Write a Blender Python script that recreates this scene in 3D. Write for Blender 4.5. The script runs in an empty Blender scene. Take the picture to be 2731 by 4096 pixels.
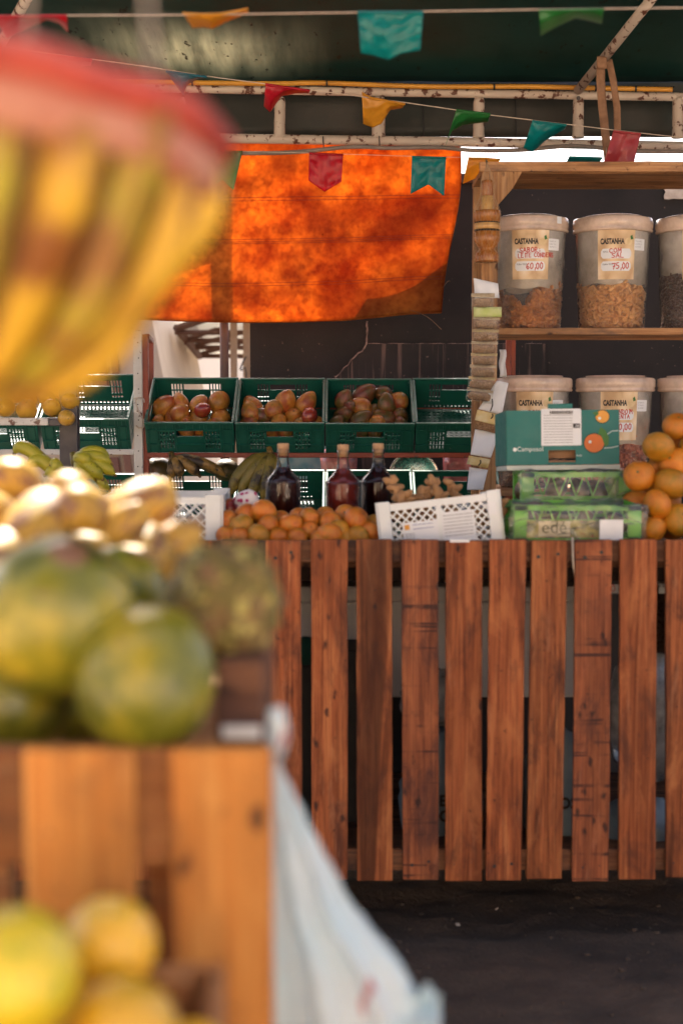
import bpy, math, random
from mathutils import Vector, Matrix, Euler, noise as mn

random.seed(11)
scene = bpy.context.scene
COL = scene.collection
R = math.radians

# ------------------------------------------------------------------ camera
F = 5689.0                                   # focal length in photograph pixels (50 mm on a 36 mm tall frame)
PITCH = math.atan(398.0 / F)
EYE = Vector((0, 0, 1.5))
cam_d = bpy.data.cameras.new('camera')
cam = bpy.data.objects.new('camera', cam_d)
COL.objects.link(cam)
scene.camera = cam
cam.location = EYE
cam.rotation_euler = (R(90) - PITCH, 0, 0)
cam_d.sensor_fit = 'VERTICAL'
cam_d.sensor_height = 36.0
cam_d.sensor_width = 24.0
cam_d.lens = 50.0
cam_d.clip_start = 0.05
cam_d.clip_end = 600
cam_d.dof.use_dof = True
cam_d.dof.focus_distance = 5.9
cam_d.dof.aperture_fstop = 2.3

# ------------------------------------------------------------------ sky, sun, exposure
SUN_EL, SUN_AZ = R(50), R(-12)               # sun high behind the stall, a little to the left
world = bpy.data.worlds.new('World')
scene.world = world
world.use_nodes = True
wn = world.node_tree
sky = wn.nodes.new('ShaderNodeTexSky')
sky.sky_type = 'NISHITA'
sky.sun_disc = False
sky.sun_elevation = SUN_EL
sky.sun_rotation = SUN_AZ
sky.air_density = 0.5
sky.dust_density = 7.0
sky.ozone_density = 0.0
wn.links.new(sky.outputs[0], wn.nodes['Background'].inputs[0])
wn.nodes['Background'].inputs[1].default_value = 0.15
sun_d = bpy.data.lights.new('sun', 'SUN')
sun_d.energy = 4.5
sun_d.angle = R(0.5)
sun_d.color = (1.0, 0.93, 0.82)
sun = bpy.data.objects.new('sun', sun_d)
COL.objects.link(sun)
sv = Vector((math.sin(SUN_AZ) * math.cos(SUN_EL), math.cos(SUN_AZ) * math.cos(SUN_EL), math.sin(SUN_EL)))
sun.rotation_euler = (-sv).to_track_quat('-Z', 'Y').to_euler()
sun.location = (0, 8, 12)
vs = scene.view_settings
vs.view_transform = 'Standard'
vs.look = 'None'
vs.gamma = 1.0
vs.exposure = 1.88
vs.use_curve_mapping = False

# ------------------------------------------------------------------ helpers
_fw = Vector((0, math.cos(PITCH), -math.sin(PITCH)))
_up = Vector((0, math.sin(PITCH), math.cos(PITCH)))
def ray(px, py):
    return Vector((1, 0, 0)) * ((px - 1365.5) / F) + _up * (-(py - 2048.0) / F) + _fw
def W(px, py, Y):
    d = ray(px, py)
    return EYE + d * (Y / d.y)
def Wp(px, py, p0, n):
    d = ray(px, py)
    return EYE + d * ((p0 - EYE).dot(n) / d.dot(n))
def S(Y):
    return Y / F

def wl(o):
    v = Vector((0, 0, 0))
    while o is not None:
        v = v + o.location
        o = o.parent
    return v

def tag(o, label=None, cat=None, group=None, kind=None):
    if label: o['label'] = label
    if cat: o['category'] = cat
    if group: o['group'] = group
    if kind: o['kind'] = kind
    return o

def thing(name, label, cat, loc=(0, 0, 0), group=None, rot=(0, 0, 0)):
    o = bpy.data.objects.new(name, None)
    o.empty_display_size = 0.05
    COL.objects.link(o)
    o.location = loc
    o.rotation_euler = rot
    return tag(o, label, cat, group)

def copy_tree(o, parent=None):
    c = o.copy()
    COL.objects.link(c)
    c.parent = parent
    for ch in list(o.children):
        copy_tree(ch, c)
    return c

class MB:
    def __init__(s):
        s.v = []; s.f = []
    def add(s, vs, fs, M=None):
        n = len(s.v)
        for p in vs:
            p = Vector(p)
            s.v.append(M @ p if M is not None else p)
        for f in fs:
            s.f.append([i + n for i in f])
        return s
    def box(s, c, size, rot=None, M=None):
        x, y, z = [q * 0.5 for q in size]
        vs = [Vector((a * x, b * y, d * z)) for a in (-1, 1) for b in (-1, 1) for d in (-1, 1)]
        if rot is not None:
            E = Euler(rot).to_matrix()
            vs = [E @ p for p in vs]
        vs = [p + Vector(c) for p in vs]
        fs = [(0, 1, 3, 2), (4, 6, 7, 5), (0, 4, 5, 1), (2, 3, 7, 6), (0, 2, 6, 4), (1, 5, 7, 3)]
        return s.add(vs, fs, M)
    def span(s, a, b, M=None):
        a = Vector(a); b = Vector(b)
        return s.box((a + b) / 2, [abs(q) for q in (b - a)], None, M)
    def bar(s, a, b, w, t, up=(0, 0, 1)):
        a = Vector(a); b = Vector(b); d = b - a; L = d.length
        z = d.normalized(); u = Vector(up)
        if abs(z.dot(u)) > 0.98: u = Vector((0, 1, 0))
        x = u.cross(z).normalized(); y = z.cross(x)
        Mx = Matrix((x, y, z)).transposed().to_4x4()
        Mx.translation = (a + b) / 2
        return s.box((0, 0, 0), (w, t, L), None, Mx)
    def tube(s, pts, r, seg=8, caps=True):
        pts = [Vector(p) for p in pts]
        n = len(pts)
        rs = r if isinstance(r, (list, tuple)) else [r] * n
        t0 = (pts[1] - pts[0]).normalized()
        ref = Vector((0, 0, 1)) if abs(t0.z) < 0.9 else Vector((0, 1, 0))
        x = ref.cross(t0).normalized()
        vs = []; fs = []
        for i in range(n):
            t = (pts[min(i + 1, n - 1)] - pts[max(i - 1, 0)]).normalized()
            x = (x - t * x.dot(t)).normalized()
            y = t.cross(x)
            for k in range(seg):
                a = 2 * math.pi * k / seg
                vs.append(pts[i] + (x * math.cos(a) + y * math.sin(a)) * rs[i])
        for i in range(n - 1):
            for k in range(seg):
                k2 = (k + 1) % seg
                fs.append((i * seg + k, i * seg + k2, (i + 1) * seg + k2, (i + 1) * seg + k))
        if caps:
            fs.append(tuple(range(seg))[::-1])
            fs.append(tuple((n - 1) * seg + k for k in range(seg)))
        return s.add(vs, fs)
    def lathe(s, prof, seg=24, c=(0, 0, 0), M=None, fn=None):
        vs = []; fs = []
        m = len(prof)
        for (r, z) in prof:
            for k in range(seg):
                a = 2 * math.pi * k / seg
                p = Vector((r * math.cos(a), r * math.sin(a), z))
                if fn: p = fn(p, a)
                vs.append(p + Vector(c))
        for i in range(m - 1):
            for k in range(seg):
                k2 = (k + 1) % seg
                fs.append((i * seg + k, i * seg + k2, (i + 1) * seg + k2, (i + 1) * seg + k))
        if prof[0][0] > 1e-6: fs.append(tuple(range(seg))[::-1])
        if prof[-1][0] > 1e-6: fs.append(tuple((m - 1) * seg + k for k in range(seg)))
        return s.add(vs, fs, M)
    def ball(s, c=(0, 0, 0), rad=(1, 1, 1), rings=12, segs=18, fn=None, M=None):
        vs = [Vector((0, 0, -1))]; fs = []
        for i in range(1, rings):
            th = math.pi * i / rings
            for k in range(segs):
                a = 2 * math.pi * k / segs
                vs.append(Vector((math.sin(th) * math.cos(a), math.sin(th) * math.sin(a), -math.cos(th))))
        vs.append(Vector((0, 0, 1)))
        for k in range(segs):
            k2 = (k + 1) % segs
            fs.append((0, 1 + k2, 1 + k))
            fs.append((len(vs) - 1, 1 + (rings - 2) * segs + k, 1 + (rings - 2) * segs + k2))
        for i in range(rings - 2):
            for k in range(segs):
                k2 = (k + 1) % segs
                a = 1 + i * segs
                fs.append((a + k, a + k2, a + segs + k2, a + segs + k))
        if fn: vs = [fn(p) for p in vs]
        vs = [Vector((p.x * rad[0], p.y * rad[1], p.z * rad[2])) + Vector(c) for p in vs]
        return s.add(vs, fs, M)
    def panel(s, x0, x1, z0, z1, holes, t, M=None):
        """plate in the local XZ plane, y from 0 to t, with rectangular openings"""
        xs = sorted(set([x0, x1] + [h[0] for h in holes] + [h[1] for h in holes]))
        zs = sorted(set([z0, z1] + [h[2] for h in holes] + [h[3] for h in holes]))
        xs = [x for x in xs if x0 <= x <= x1]; zs = [z for z in zs if z0 <= z <= z1]
        nx, nz = len(xs) - 1, len(zs) - 1
        sol = [[True] * nz for _ in range(nx)]
        for i in range(nx):
            for j in range(nz):
                cx, cz = (xs[i] + xs[i + 1]) / 2, (zs[j] + zs[j + 1]) / 2
                for h in holes:
                    if h[0] < cx < h[1] and h[2] < cz < h[3]:
                        sol[i][j] = False; break
        idx = {}; vs = []; fs = []
        def V(i, j, b):
            k = (i, j, b)
            if k not in idx:
                idx[k] = len(vs); vs.append(Vector((xs[i], t if b else 0.0, zs[j])))
            return idx[k]
        for i in range(nx):
            for j in range(nz):
                if not sol[i][j]: continue
                fs.append((V(i, j, 0), V(i + 1, j, 0), V(i + 1, j + 1, 0), V(i, j + 1, 0)))
                fs.append((V(i, j, 1), V(i, j + 1, 1), V(i + 1, j + 1, 1), V(i + 1, j, 1)))
                if i == 0 or not sol[i - 1][j]: fs.append((V(i, j, 0), V(i, j + 1, 0), V(i, j + 1, 1), V(i, j, 1)))
                if i == nx - 1 or not sol[i + 1][j]: fs.append((V(i + 1, j, 0), V(i + 1, j, 1), V(i + 1, j + 1, 1), V(i + 1, j + 1, 0)))
                if j == 0 or not sol[i][j - 1]: fs.append((V(i, j, 0), V(i, j, 1), V(i + 1, j, 1), V(i + 1, j, 0)))
                if j == nz - 1 or not sol[i][j + 1]: fs.append((V(i, j + 1, 0), V(i + 1, j + 1, 0), V(i + 1, j + 1, 1), V(i, j + 1, 1)))
        return s.add(vs, fs, M)
    def grid(s, nu, nv, fn, M=None):
        vs = [Vector(fn(i / nu, j / nv)) for i in range(nu + 1) for j in range(nv + 1)]
        fs = []
        for i in range(nu):
            for j in range(nv):
                a = i * (nv + 1) + j
                fs.append((a, a + nv + 1, a + nv + 2, a + 1))
        return s.add(vs, fs, M)
    def mesh(s, name, mat=None, smooth=False):
        me = bpy.data.meshes.new(name)
        me.from_pydata([tuple(p) for p in s.v], [], s.f)
        me.validate()
        if mat: me.materials.append(mat)
        if smooth:
            me.polygons.foreach_set('use_smooth', [True] * len(me.polygons))
        me.update()
        return me
    def build(s, name, mat, parent=None, smooth=False, local=False, bevel=0, solid=0, label=None, cat=None, group=None, kind=None, base=False, recalc=True):
        lo = Vector([min(p[k] for p in s.v) for k in range(3)])
        hi = Vector([max(p[k] for p in s.v) for k in range(3)])
        c = (lo + hi) / 2
        if base: c.z = lo.z
        off = Vector((0, 0, 0)) if (local or parent is None) else wl(parent)
        s.v = [p - c for p in s.v]
        me = s.mesh(name, mat, smooth)
        o = bpy.data.objects.new(name, me)
        COL.objects.link(o)
        o.parent = parent
        o.location = c - off
        if solid:
            m = o.modifiers.new('solid', 'SOLIDIFY'); m.thickness = solid; m.offset = 0
        if bevel:
            m = o.modifiers.new('bevel', 'BEVEL'); m.width = bevel; m.segments = 2; m.limit_method = 'ANGLE'
        return tag(o, label, cat, group, kind)

def ob(name, me, loc, rot=(0, 0, 0), sc=(1, 1, 1), parent=None, label=None, cat=None, group=None, kind=None):
    o = bpy.data.objects.new(name, me)
    COL.objects.link(o)
    o.location = loc; o.rotation_euler = rot
    o.scale = sc if isinstance(sc, (tuple, list)) else (sc, sc, sc)
    o.parent = parent
    return tag(o, label, cat, group, kind)

# ------------------------------------------------------------------ materials
class NT:
    def __init__(s, name):
        s.m = bpy.data.materials.new(name); s.m.use_nodes = True
        s.t = s.m.node_tree
        s.b = s.t.nodes['Principled BSDF']; s.out = s.t.nodes['Material Output']
    def n(s, typ, **kw):
        x = s.t.nodes.new(typ)
        for k, v in kw.items():
            if hasattr(x, k): setattr(x, k, v)
            else: x.inputs[k].default_value = v
        return x
    def l(s, a, b): s.t.links.new(a, b)
    def coord(s, scale=(1, 1, 1), rnd=True):
        tc = s.n('ShaderNodeTexCoord'); v = tc.outputs['Object']
        if rnd:
            oi = s.n('ShaderNodeObjectInfo')
            mu = s.n('ShaderNodeVectorMath', operation='SCALE'); mu.inputs[0].default_value = (17.3, 9.1, 23.7)
            s.l(oi.outputs['Random'], mu.inputs['Scale'])
            ad = s.n('ShaderNodeVectorMath', operation='ADD'); s.l(v, ad.inputs[0]); s.l(mu.outputs[0], ad.inputs[1]); v = ad.outputs[0]
        mp = s.n('ShaderNodeMapping'); mp.inputs['Scale'].default_value = scale
        s.l(v, mp.inputs['Vector'])
        return mp.outputs[0]
    def noise(s, v, scale=5, detail=5, rough=0.55, dist=0.0):
        x = s.n('ShaderNodeTexNoise'); x.inputs['Scale'].default_value = scale; x.inputs['Detail'].default_value = detail
        x.inputs['Roughness'].default_value = rough; x.inputs['Distortion'].default_value = dist
        s.l(v, x.inputs['Vector']); return x.outputs['Fac']
    def vor(s, v, scale=5, out='Distance'):
        x = s.n('ShaderNodeTexVoronoi'); x.inputs['Scale'].default_value = scale
        s.l(v, x.inputs['Vector']); return x.outputs[out]
    def ramp(s, fac, stops):
        x = s.n('ShaderNodeValToRGB'); e = x.color_ramp.elements
        while len(e) < len(stops): e.new(0.5)
        for el, (p, c) in zip(e, stops):
            el.position = p; el.color = (*c, 1) if len(c) == 3 else c
        s.l(fac, x.inputs[0]); return x.outputs[0]
    def rv(s, fac, a, b, v0=0.0, v1=1.0):
        x = s.n('ShaderNodeMapRange'); x.inputs[1].default_value = a; x.inputs[2].default_value = b
        x.inputs[3].default_value = v0; x.inputs[4].default_value = v1
        s.l(fac, x.inputs[0]); return x.outputs[0]
    def mix(s, fac, a, b, mode='MIX'):
        x = s.n('ShaderNodeMix', data_type='RGBA', blend_type=mode)
        if isinstance(fac, (int, float)): x.inputs[0].default_value = fac
        else: s.l(fac, x.inputs[0])
        for i, q in ((6, a), (7, b)):
            if isinstance(q, tuple): x.inputs[i].default_value = (*q, 1)
            else: s.l(q, x.inputs[i])
        return x.outputs[2]
    def math(s, op, a, b=0.0):
        x = s.n('ShaderNodeMath', operation=op)
        for i, q in ((0, a), (1, b)):
            if isinstance(q, (int, float)): x.inputs[i].default_value = q
            else: s.l(q, x.inputs[i])
        return x.outputs[0]
    def bump(s, h, strength=0.3, dist=0.01):
        x = s.n('ShaderNodeBump'); x.inputs['Strength'].default_value = strength; x.inputs['Distance'].default_value = dist
        s.l(h, x.inputs['Height']); s.l(x.outputs[0], s.b.inputs['Normal']); return x.outputs[0]
    def base(s, c, rough=0.5, spec=0.5, metal=0.0):
        if isinstance(c, tuple): s.b.inputs['Base Color'].default_value = (*c, 1)
        else: s.l(c, s.b.inputs['Base Color'])
        if isinstance(rough, (int, float)): s.b.inputs['Roughness'].default_value = rough
        else: s.l(rough, s.b.inputs['Roughness'])
        s.b.inputs['Specular IOR Level'].default_value = spec
        s.b.inputs['Metallic'].default_value = metal
        return s.m
    def val(s, col, amt):
        """small per-object brightness change"""
        oi = s.n('ShaderNodeObjectInfo')
        x = s.n('ShaderNodeHueSaturation'); s.l(s.rv(oi.outputs['Random'], 0, 1, 1 - amt, 1 + amt), x.inputs['Value'])
        s.l(col, x.inputs['Color']); return x.outputs[0]

def pm(name, c1, c2=None, scale=8, rough=0.5, bump=0.0, bscale=60, rnd=0.0, stretch=(1, 1, 1), spots=None, spec=0.5, metal=0.0, lo=0.35, hi=0.65, detail=6):
    """plain mottled surface: two colours by noise, fine relief, optional specks"""
    t = NT(name)
    v = t.coord(stretch)
    c = t.ramp(t.noise(v, scale, detail), [(lo, c1), (hi, c2 or tuple(q * 0.8 for q in c1))])
    if spots:
        sc, ss, th = spots
        c = t.mix(t.rv(t.noise(v, ss, 3, 0.6), th, th + 0.05), c, sc)
    if rnd: c = t.val(c, rnd)
    r = t.rv(t.noise(v, scale * 3, 3), 0.3, 0.7, max(0.02, rough - 0.08), min(1, rough + 0.08))
    t.base(c, r, spec, metal)
    if bump: t.bump(t.noise(v, bscale, 4), bump, 0.004)
    return t.m

def rowlabels(lst, fmt, rows):
    """one label per piece: its row by height, its place in the row from the left"""
    ordn = ['leftmost', 'second', 'third', 'fourth', 'fifth', 'sixth', 'seventh', 'eighth', 'ninth', 'tenth', 'eleventh', 'twelfth']
    out = [None] * len(lst)
    lim = [r for r, _ in rows]
    for ri, (hi, rn) in enumerate(rows):
        lo = -9e9 if ri == 0 else rows[ri - 1][0]
        ids = sorted([i for i, q in enumerate(lst) if lo <= q[1] < hi], key=lambda i: lst[i][0])
        for n, i in enumerate(ids):
            out[i] = fmt % (rn + ' row, ' + (ordn[n] if n == 0 else ordn[n] + ' from left'))
    return out

def wood(name, dark, mid, light, axis='Z', saw=False, streak=False, rough=0.62, knots=True, weather=0.0):
    t = NT(name)
    def sc(a, l): return {'Z': (a, a, l), 'X': (l, a, a), 'Y': (a, l, a)}[axis]
    big = t.noise(t.coord(sc(9, 1.6)), 1.0, 3, 0.5, 0.8)
    g = t.noise(t.coord(sc(26, 1.1)), 1.0, 8, 0.62, 2.2)
    c = t.ramp(g, [(0.30, dark), (0.50, mid), (0.72, light)])
    fine = t.noise(t.coord(sc(230, 4)), 1.0, 3, 0.6, 0.3)
    c = t.mix(t.rv(fine, 0.46, 0.64, 0, 0.62), c, dark)
    c = t.mix(t.rv(big, 0.42, 0.68, 0.0, 0.62), c, tuple(q * 0.42 for q in mid))
    blot = t.noise(t.coord(sc(11, 4.5)), 1.0, 5, 0.65, 0.5)
    c = t.mix(t.rv(blot, 0.50, 0.68, 0.0, 0.8), c, (dark[0] * .55, dark[1] * .75, dark[2] * 1.3))
    wear = t.noise(t.coord(sc(34, 6)), 1.0, 6, 0.7, 0.4)
    c = t.mix(t.rv(wear, 0.58, 0.74, 0.0, 0.5), c, (light[0] * .9, light[1] * 1.1, light[2] * 1.6))
    c = t.mix(t.rv(blot, 0.30, 0.44, 0.45, 0.0), c, light)
    if streak:
        st = t.noise(t.coord(sc(14, 0.5)), 1.0, 2, 0.4, 0.6)
        c = t.mix(t.rv(st, 0.53, 0.59, 0, 0.75), c, tuple(q * 0.42 for q in dark))
    if knots:
        kv = t.coord(sc(30, 15))
        vo = t.n('ShaderNodeTexVoronoi'); vo.inputs['Scale'].default_value = 1.0; t.l(kv, vo.inputs['Vector'])
        sel = t.rv(vo.outputs['Color'], 0.33, 0.36, 1, 0)
        wob = t.math('ADD', vo.outputs['Distance'], t.rv(t.noise(kv, 3.0, 3), 0.3, 0.7, -0.12, 0.12))
        k = t.math('MULTIPLY', t.rv(wob, 0.10, 0.26, 1, 0), sel)
        c = t.mix(t.math('MULTIPLY', k, 0.85), c, (0.022, 0.012, 0.012))
    if saw:
        sw = t.noise(t.coord(sc(1.5, 62)), 1.0, 2, 0.5, 0.25)
        pt = t.noise(t.coord(sc(13, 9)), 1.0, 3)
        k = t.math('MULTIPLY', t.rv(sw, 0.60, 0.66), t.rv(pt, 0.40, 0.55))
        c = t.mix(t.math('MULTIPLY', k, 0.85), c, (0.03, 0.014, 0.014))
    sp = t.noise(t.coord((60, 60, 60)), 1.0, 3, 0.6)
    c = t.mix(t.rv(sp, 0.66, 0.74, 0, 0.7), c, (0.03, 0.018, 0.015))
    if weather: c = t.mix(weather, c, (0.30, 0.28, 0.27))
    c = t.val(c, 0.14)
    t.base(c, t.rv(g, 0.3, 0.7, rough + 0.12, rough - 0.08), 0.22)
    t.bump(t.math('ADD', fine, t.math('MULTIPLY', g, 1.5)), 0.35, 0.003)
    return t.m

def thin_plastic(name, tint, opacity=0.2, rough=0.12, wr=0.0, wscale=20, edge=0.35):
    """clear film or jar wall: see-through, with gloss and a milky share"""
    t = NT(name)
    tr = t.n('ShaderNodeBsdfTransparent'); tr.inputs[0].default_value = (*[0.6 + 0.4 * q for q in tint], 1)
    t.base(tint, rough, 0.5)
    v = t.coord()
    n = t.noise(v, wscale, 5, 0.6)
    lw = t.n('ShaderNodeLayerWeight'); lw.inputs[0].default_value = 0.35
    f = t.math('ADD', t.math('MULTIPLY', t.math('POWER', lw.outputs['Facing'], 3.0), edge), t.rv(n, 0.3, 0.75, opacity * 0.6, opacity * 1.5))
    mx = t.n('ShaderNodeMixShader')
    t.l(t.math('MINIMUM', f, 0.95), mx.inputs[0]); t.l(tr.outputs[0], mx.inputs[1]); t.l(t.b.outputs[0], mx.inputs[2])
    gl = t.n('ShaderNodeBsdfGlossy'); gl.inputs['Roughness'].default_value = rough
    fr = t.n('ShaderNodeFresnel'); fr.inputs[0].default_value = 1.45
    m2 = t.n('ShaderNodeMixShader'); t.l(fr.outputs[0], m2.inputs[0]); t.l(mx.outputs[0], m2.inputs[1]); t.l(gl.outputs[0], m2.inputs[2])
    t.l(m2.outputs[0], t.out.inputs[0])
    if wr:
        nb = t.bump(n, wr, 0.01); t.l(nb, gl.inputs['Normal']); t.l(nb, fr.inputs['Normal'])
    return t.m

def sheet(name, c1, c2, trans=0.5, scale=4, rough=0.5, spec=0.4, weave=0.0, extra=None):
    """cloth or tarpaulin that lets light through"""
    t = NT(name)
    v = t.coord()
    c = t.ramp(t.noise(v, scale, 8, 0.65), [(0.36, c1), (0.66, c2)])
    if extra: c = extra(t, v, c)
    t.base(c, rough, spec)
    tl = t.n('ShaderNodeBsdfTranslucent'); t.l(c, tl.inputs[0])
    mx = t.n('ShaderNodeMixShader'); mx.inputs[0].default_value = trans
    t.l(t.b.outputs[0], mx.inputs[1]); t.l(tl.outputs[0], mx.inputs[2]); t.l(mx.outputs[0], t.out.inputs[0])
    if weave: t.bump(t.noise(t.coord((1, 1, 1)), 260, 2), weave, 0.002)
    return t.m

Mt = {}
Mt['slat'] = wood('counter_pine', (0.105, 0.028, 0.011), (0.33, 0.095, 0.031), (0.50, 0.185, 0.064))
Mt['slat_streak'] = wood('counter_streaked_pine', (0.09, 0.026, 0.011), (0.34, 0.104, 0.034), (0.52, 0.205, 0.072), streak=True)
Mt['slat_saw'] = wood('counter_saw_marked_pine', (0.09, 0.027, 0.014), (0.26, 0.080, 0.032), (0.42, 0.15, 0.058), saw=True)
Mt['rail'] = wood('counter_rail_wood', (0.06, 0.03, 0.018), (0.15, 0.065, 0.032), (0.24, 0.12, 0.06), axis='X')
Mt['near'] = wood('near_stand_wood', (0.40, 0.13, 0.025), (0.60, 0.25, 0.055), (0.70, 0.36, 0.10), knots=True)
Mt['near_x'] = wood('near_stand_board', (0.30, 0.11, 0.035), (0.46, 0.20, 0.07), (0.56, 0.29, 0.11), axis='X')
Mt['shelf_x'] = wood('shelf_pine_board', (0.22, 0.10, 0.04), (0.42, 0.21, 0.09), (0.55, 0.31, 0.14), axis='X')
Mt['shelf_z'] = wood('shelf_pine_post', (0.24, 0.11, 0.045), (0.45, 0.24, 0.10), (0.58, 0.34, 0.16), axis='Z')
Mt['turned'] = pm('turned_varnished_wood', (0.40, 0.16, 0.035), (0.26, 0.085, 0.018), 40, .28, .05, 90, stretch=(1, 1, .35))
Mt['turned_pale'] = pm('turned_pale_wood', (0.60, 0.36, 0.13), (0.50, 0.28, 0.09), 40, .32, .05, 90, stretch=(1, 1, .35))
Mt['burnt'] = pm('burnt_line', (0.02, 0.012, 0.008), rough=0.5)
Mt['green_plastic'] = pm('green_crate_plastic', (0.004, 0.078, 0.054), (0.006, 0.098, 0.070), 9, 0.42, 0.12, 90, spots=((0.10, 0.13, 0.11), 38, 0.70))
Mt['white_plastic'] = pm('white_crate_plastic', (0.72, 0.76, 0.75), (0.62, 0.66, 0.64), 7, 0.4, 0.05, 60, spots=((0.35, 0.28, 0.22), 30, 0.72))
Mt['lime_plastic'] = pm('lime_crate_plastic', (0.13, 0.50, 0.02), (0.09, 0.38, 0.02), 7, 0.4)
Mt['paint_rust'] = pm('white_paint_with_rust', (0.55, 0.48, 0.41), (0.46, 0.39, 0.33), 6, 0.55, 0.3, 50, spots=((0.10, 0.035, 0.02), 24, 0.565))
Mt['paint_white'] = pm('worn_white_paint', (0.62, 0.62, 0.58), (0.48, 0.47, 0.43), 8, 0.5, 0.2, 50, spots=((0.12, 0.06, 0.04), 34, 0.62))
Mt['paint_red'] = pm('worn_red_oxide_paint', (0.27, 0.045, 0.018), (0.20, 0.034, 0.015), 9, 0.5, 0.2, 50, spots=((0.07, 0.035, 0.03), 30, 0.64))
Mt['dark_steel'] = pm('dark_post_steel', (0.035, 0.035, 0.042), (0.055, 0.05, 0.055), 14, 0.45, 0.15, 60)
Mt['yellow_hose'] = pm('yellow_conduit_plastic', (0.62, 0.30, 0.035), (0.52, 0.24, 0.03), 5, 0.45)
Mt['grey_hose'] = pm('grey_conduit_plastic', (0.26, 0.22, 0.19), (0.18, 0.15, 0.13), 10, 0.6)
Mt['black'] = pm('black_plastic', (0.012, 0.012, 0.013), rough=0.45)
Mt['strap'] = pm('webbing_strap', (0.30, 0.17, 0.10), (0.22, 0.12, 0.07), 30, 0.85, 0.4, 300)
Mt['string'] = pm('cotton_string', (0.62, 0.52, 0.42), (0.52, 0.42, 0.33), 60, 0.9, 0.4, 400)
Mt['rope'] = pm('pale_rope', (0.50, 0.44, 0.36), (0.40, 0.34, 0.27), 60, 0.9, 0.4, 300)
Mt['paper'] = pm('white_paper', (0.74, 0.76, 0.76), (0.68, 0.70, 0.70), 12, 0.7)
Mt['ink_black'] = pm('black_print', (0.018, 0.014, 0.012), rough=0.6)
Mt['ink_grey'] = pm('grey_print', (0.25, 0.26, 0.28), rough=0.7)
Mt['ink_red'] = pm('red_marker_ink', (0.50, 0.03, 0.012), (0.42, 0.025, 0.01), rough=0.6)
Mt['ink_white'] = pm('white_print', (0.70, 0.78, 0.74), rough=0.6)
Mt['teal_card'] = pm('teal_cardboard', (0.0035, 0.145, 0.125), (0.004, 0.125, 0.108), 12, 0.55, 0.05, 80)
Mt['card_brown'] = pm('brown_cardboard', (0.30, 0.17, 0.09), (0.25, 0.14, 0.075), 12, 0.8)
Mt['print_orange'] = pm('orange_print', (0.62, 0.15, 0.02), rough=0.55)
Mt['print_yellow'] = pm('yellow_print', (0.72, 0.33, 0.04), rough=0.55)
Mt['print_leaf'] = pm('leaf_green_print', (0.04, 0.16, 0.02), rough=0.55)
Mt['rim'] = pm('aluminium_metal', (0.78, 0.70, 0.66), (0.62, 0.55, 0.52), 20, 0.25, 0.25, 60, metal=1.0)
Mt['concrete_dark'] = None

def text_geo(s, size=1.0, bold=0.0, sx=1.0):
    cu = bpy.data.curves.new('lettering_tmp', 'FONT')
    cu.body = s; cu.size = size; cu.offset = bold; cu.align_x = 'LEFT'; cu.resolution_u = 3
    o = bpy.data.objects.new('lettering_tmp', cu); COL.objects.link(o)
    bpy.context.view_layer.update()
    dg = bpy.context.evaluated_depsgraph_get()
    me = o.evaluated_get(dg).to_mesh()
    vs = [(v.co.x * sx, v.co.y) for v in me.vertices]
    fs = [tuple(p.vertices) for p in me.polygons]
    o.evaluated_get(dg).to_mesh_clear()
    bpy.data.objects.remove(o); bpy.data.curves.remove(cu)
    return vs, fs

# handwriting: strokes in a unit box
GL = {
 'S': [[(.9, .9), (.5, 1), (.15, .85), (.2, .6), (.75, .42), (.85, .15), (.45, 0), (.05, .12)]],
 'A': [[(0, 0), (.45, 1), (.9, 0)], [(.2, .38), (.75, .4)]],
 'B': [[(.1, 0), (.12, 1), (.65, .95), (.7, .65), (.15, .55), (.8, .4), (.75, .08), (.1, 0)]],
 'O': [[(.5, 1), (.12, .75), (.1, .25), (.5, 0), (.9, .3), (.88, .75), (.5, 1)]],
 'R': [[(.1, 0), (.12, 1), (.7, .92), (.72, .6), (.15, .5), (.85, 0)]],
 ':': [[(.4, .62), (.45, .7)], [(.4, .1), (.45, .2)]],
 'L': [[(.15, 1), (.1, .05), (.85, .02)]],
 'E': [[(.85, .95), (.15, 1), (.1, 0), (.85, .05)], [(.12, .52), (.7, .55)]],
 'I': [[(.5, 1), (.48, 0)]],
 'T': [[(0, .95), (.95, 1)], [(.5, 1), (.45, 0)]],
 'C': [[(.85, .85), (.5, 1), (.15, .7), (.12, .3), (.5, 0), (.88, .12)]],
 'N': [[(.1, 0), (.12, 1), (.82, 0), (.88, 1)]],
 'D': [[(.1, 0), (.12, 1), (.7, .85), (.85, .4), (.6, .05), (.1, 0)]],
 'M': [[(.05, 0), (.15, 1), (.5, .4), (.85, 1), (.95, 0)]],
 'P': [[(.1, 0), (.12, 1), (.75, .9), (.72, .55), (.12, .48)]],
 '6': [[(.75, 1), (.25, .7), (.1, .25), (.5, 0), (.85, .25), (.6, .5), (.15, .35)]],
 '0': [[(.5, 1), (.12, .7), (.15, .2), (.5, 0), (.88, .3), (.85, .8), (.5, 1)]],
 '7': [[(.05, .95), (.9, 1), (.4, 0)], [(.25, .5), (.8, .52)]],
 '5': [[(.85, 1), (.2, .95), (.15, .55), (.7, .55), (.85, .25), (.5, 0), (.08, .1)]],
 ',': [[(.4, .15), (.25, -.2)]],
 '8': [[(.5, .5), (.15, .8), (.5, 1), (.85, .8), (.5, .5), (.1, .2), (.5, 0), (.9, .2), (.5, .5)]],
}
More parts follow.
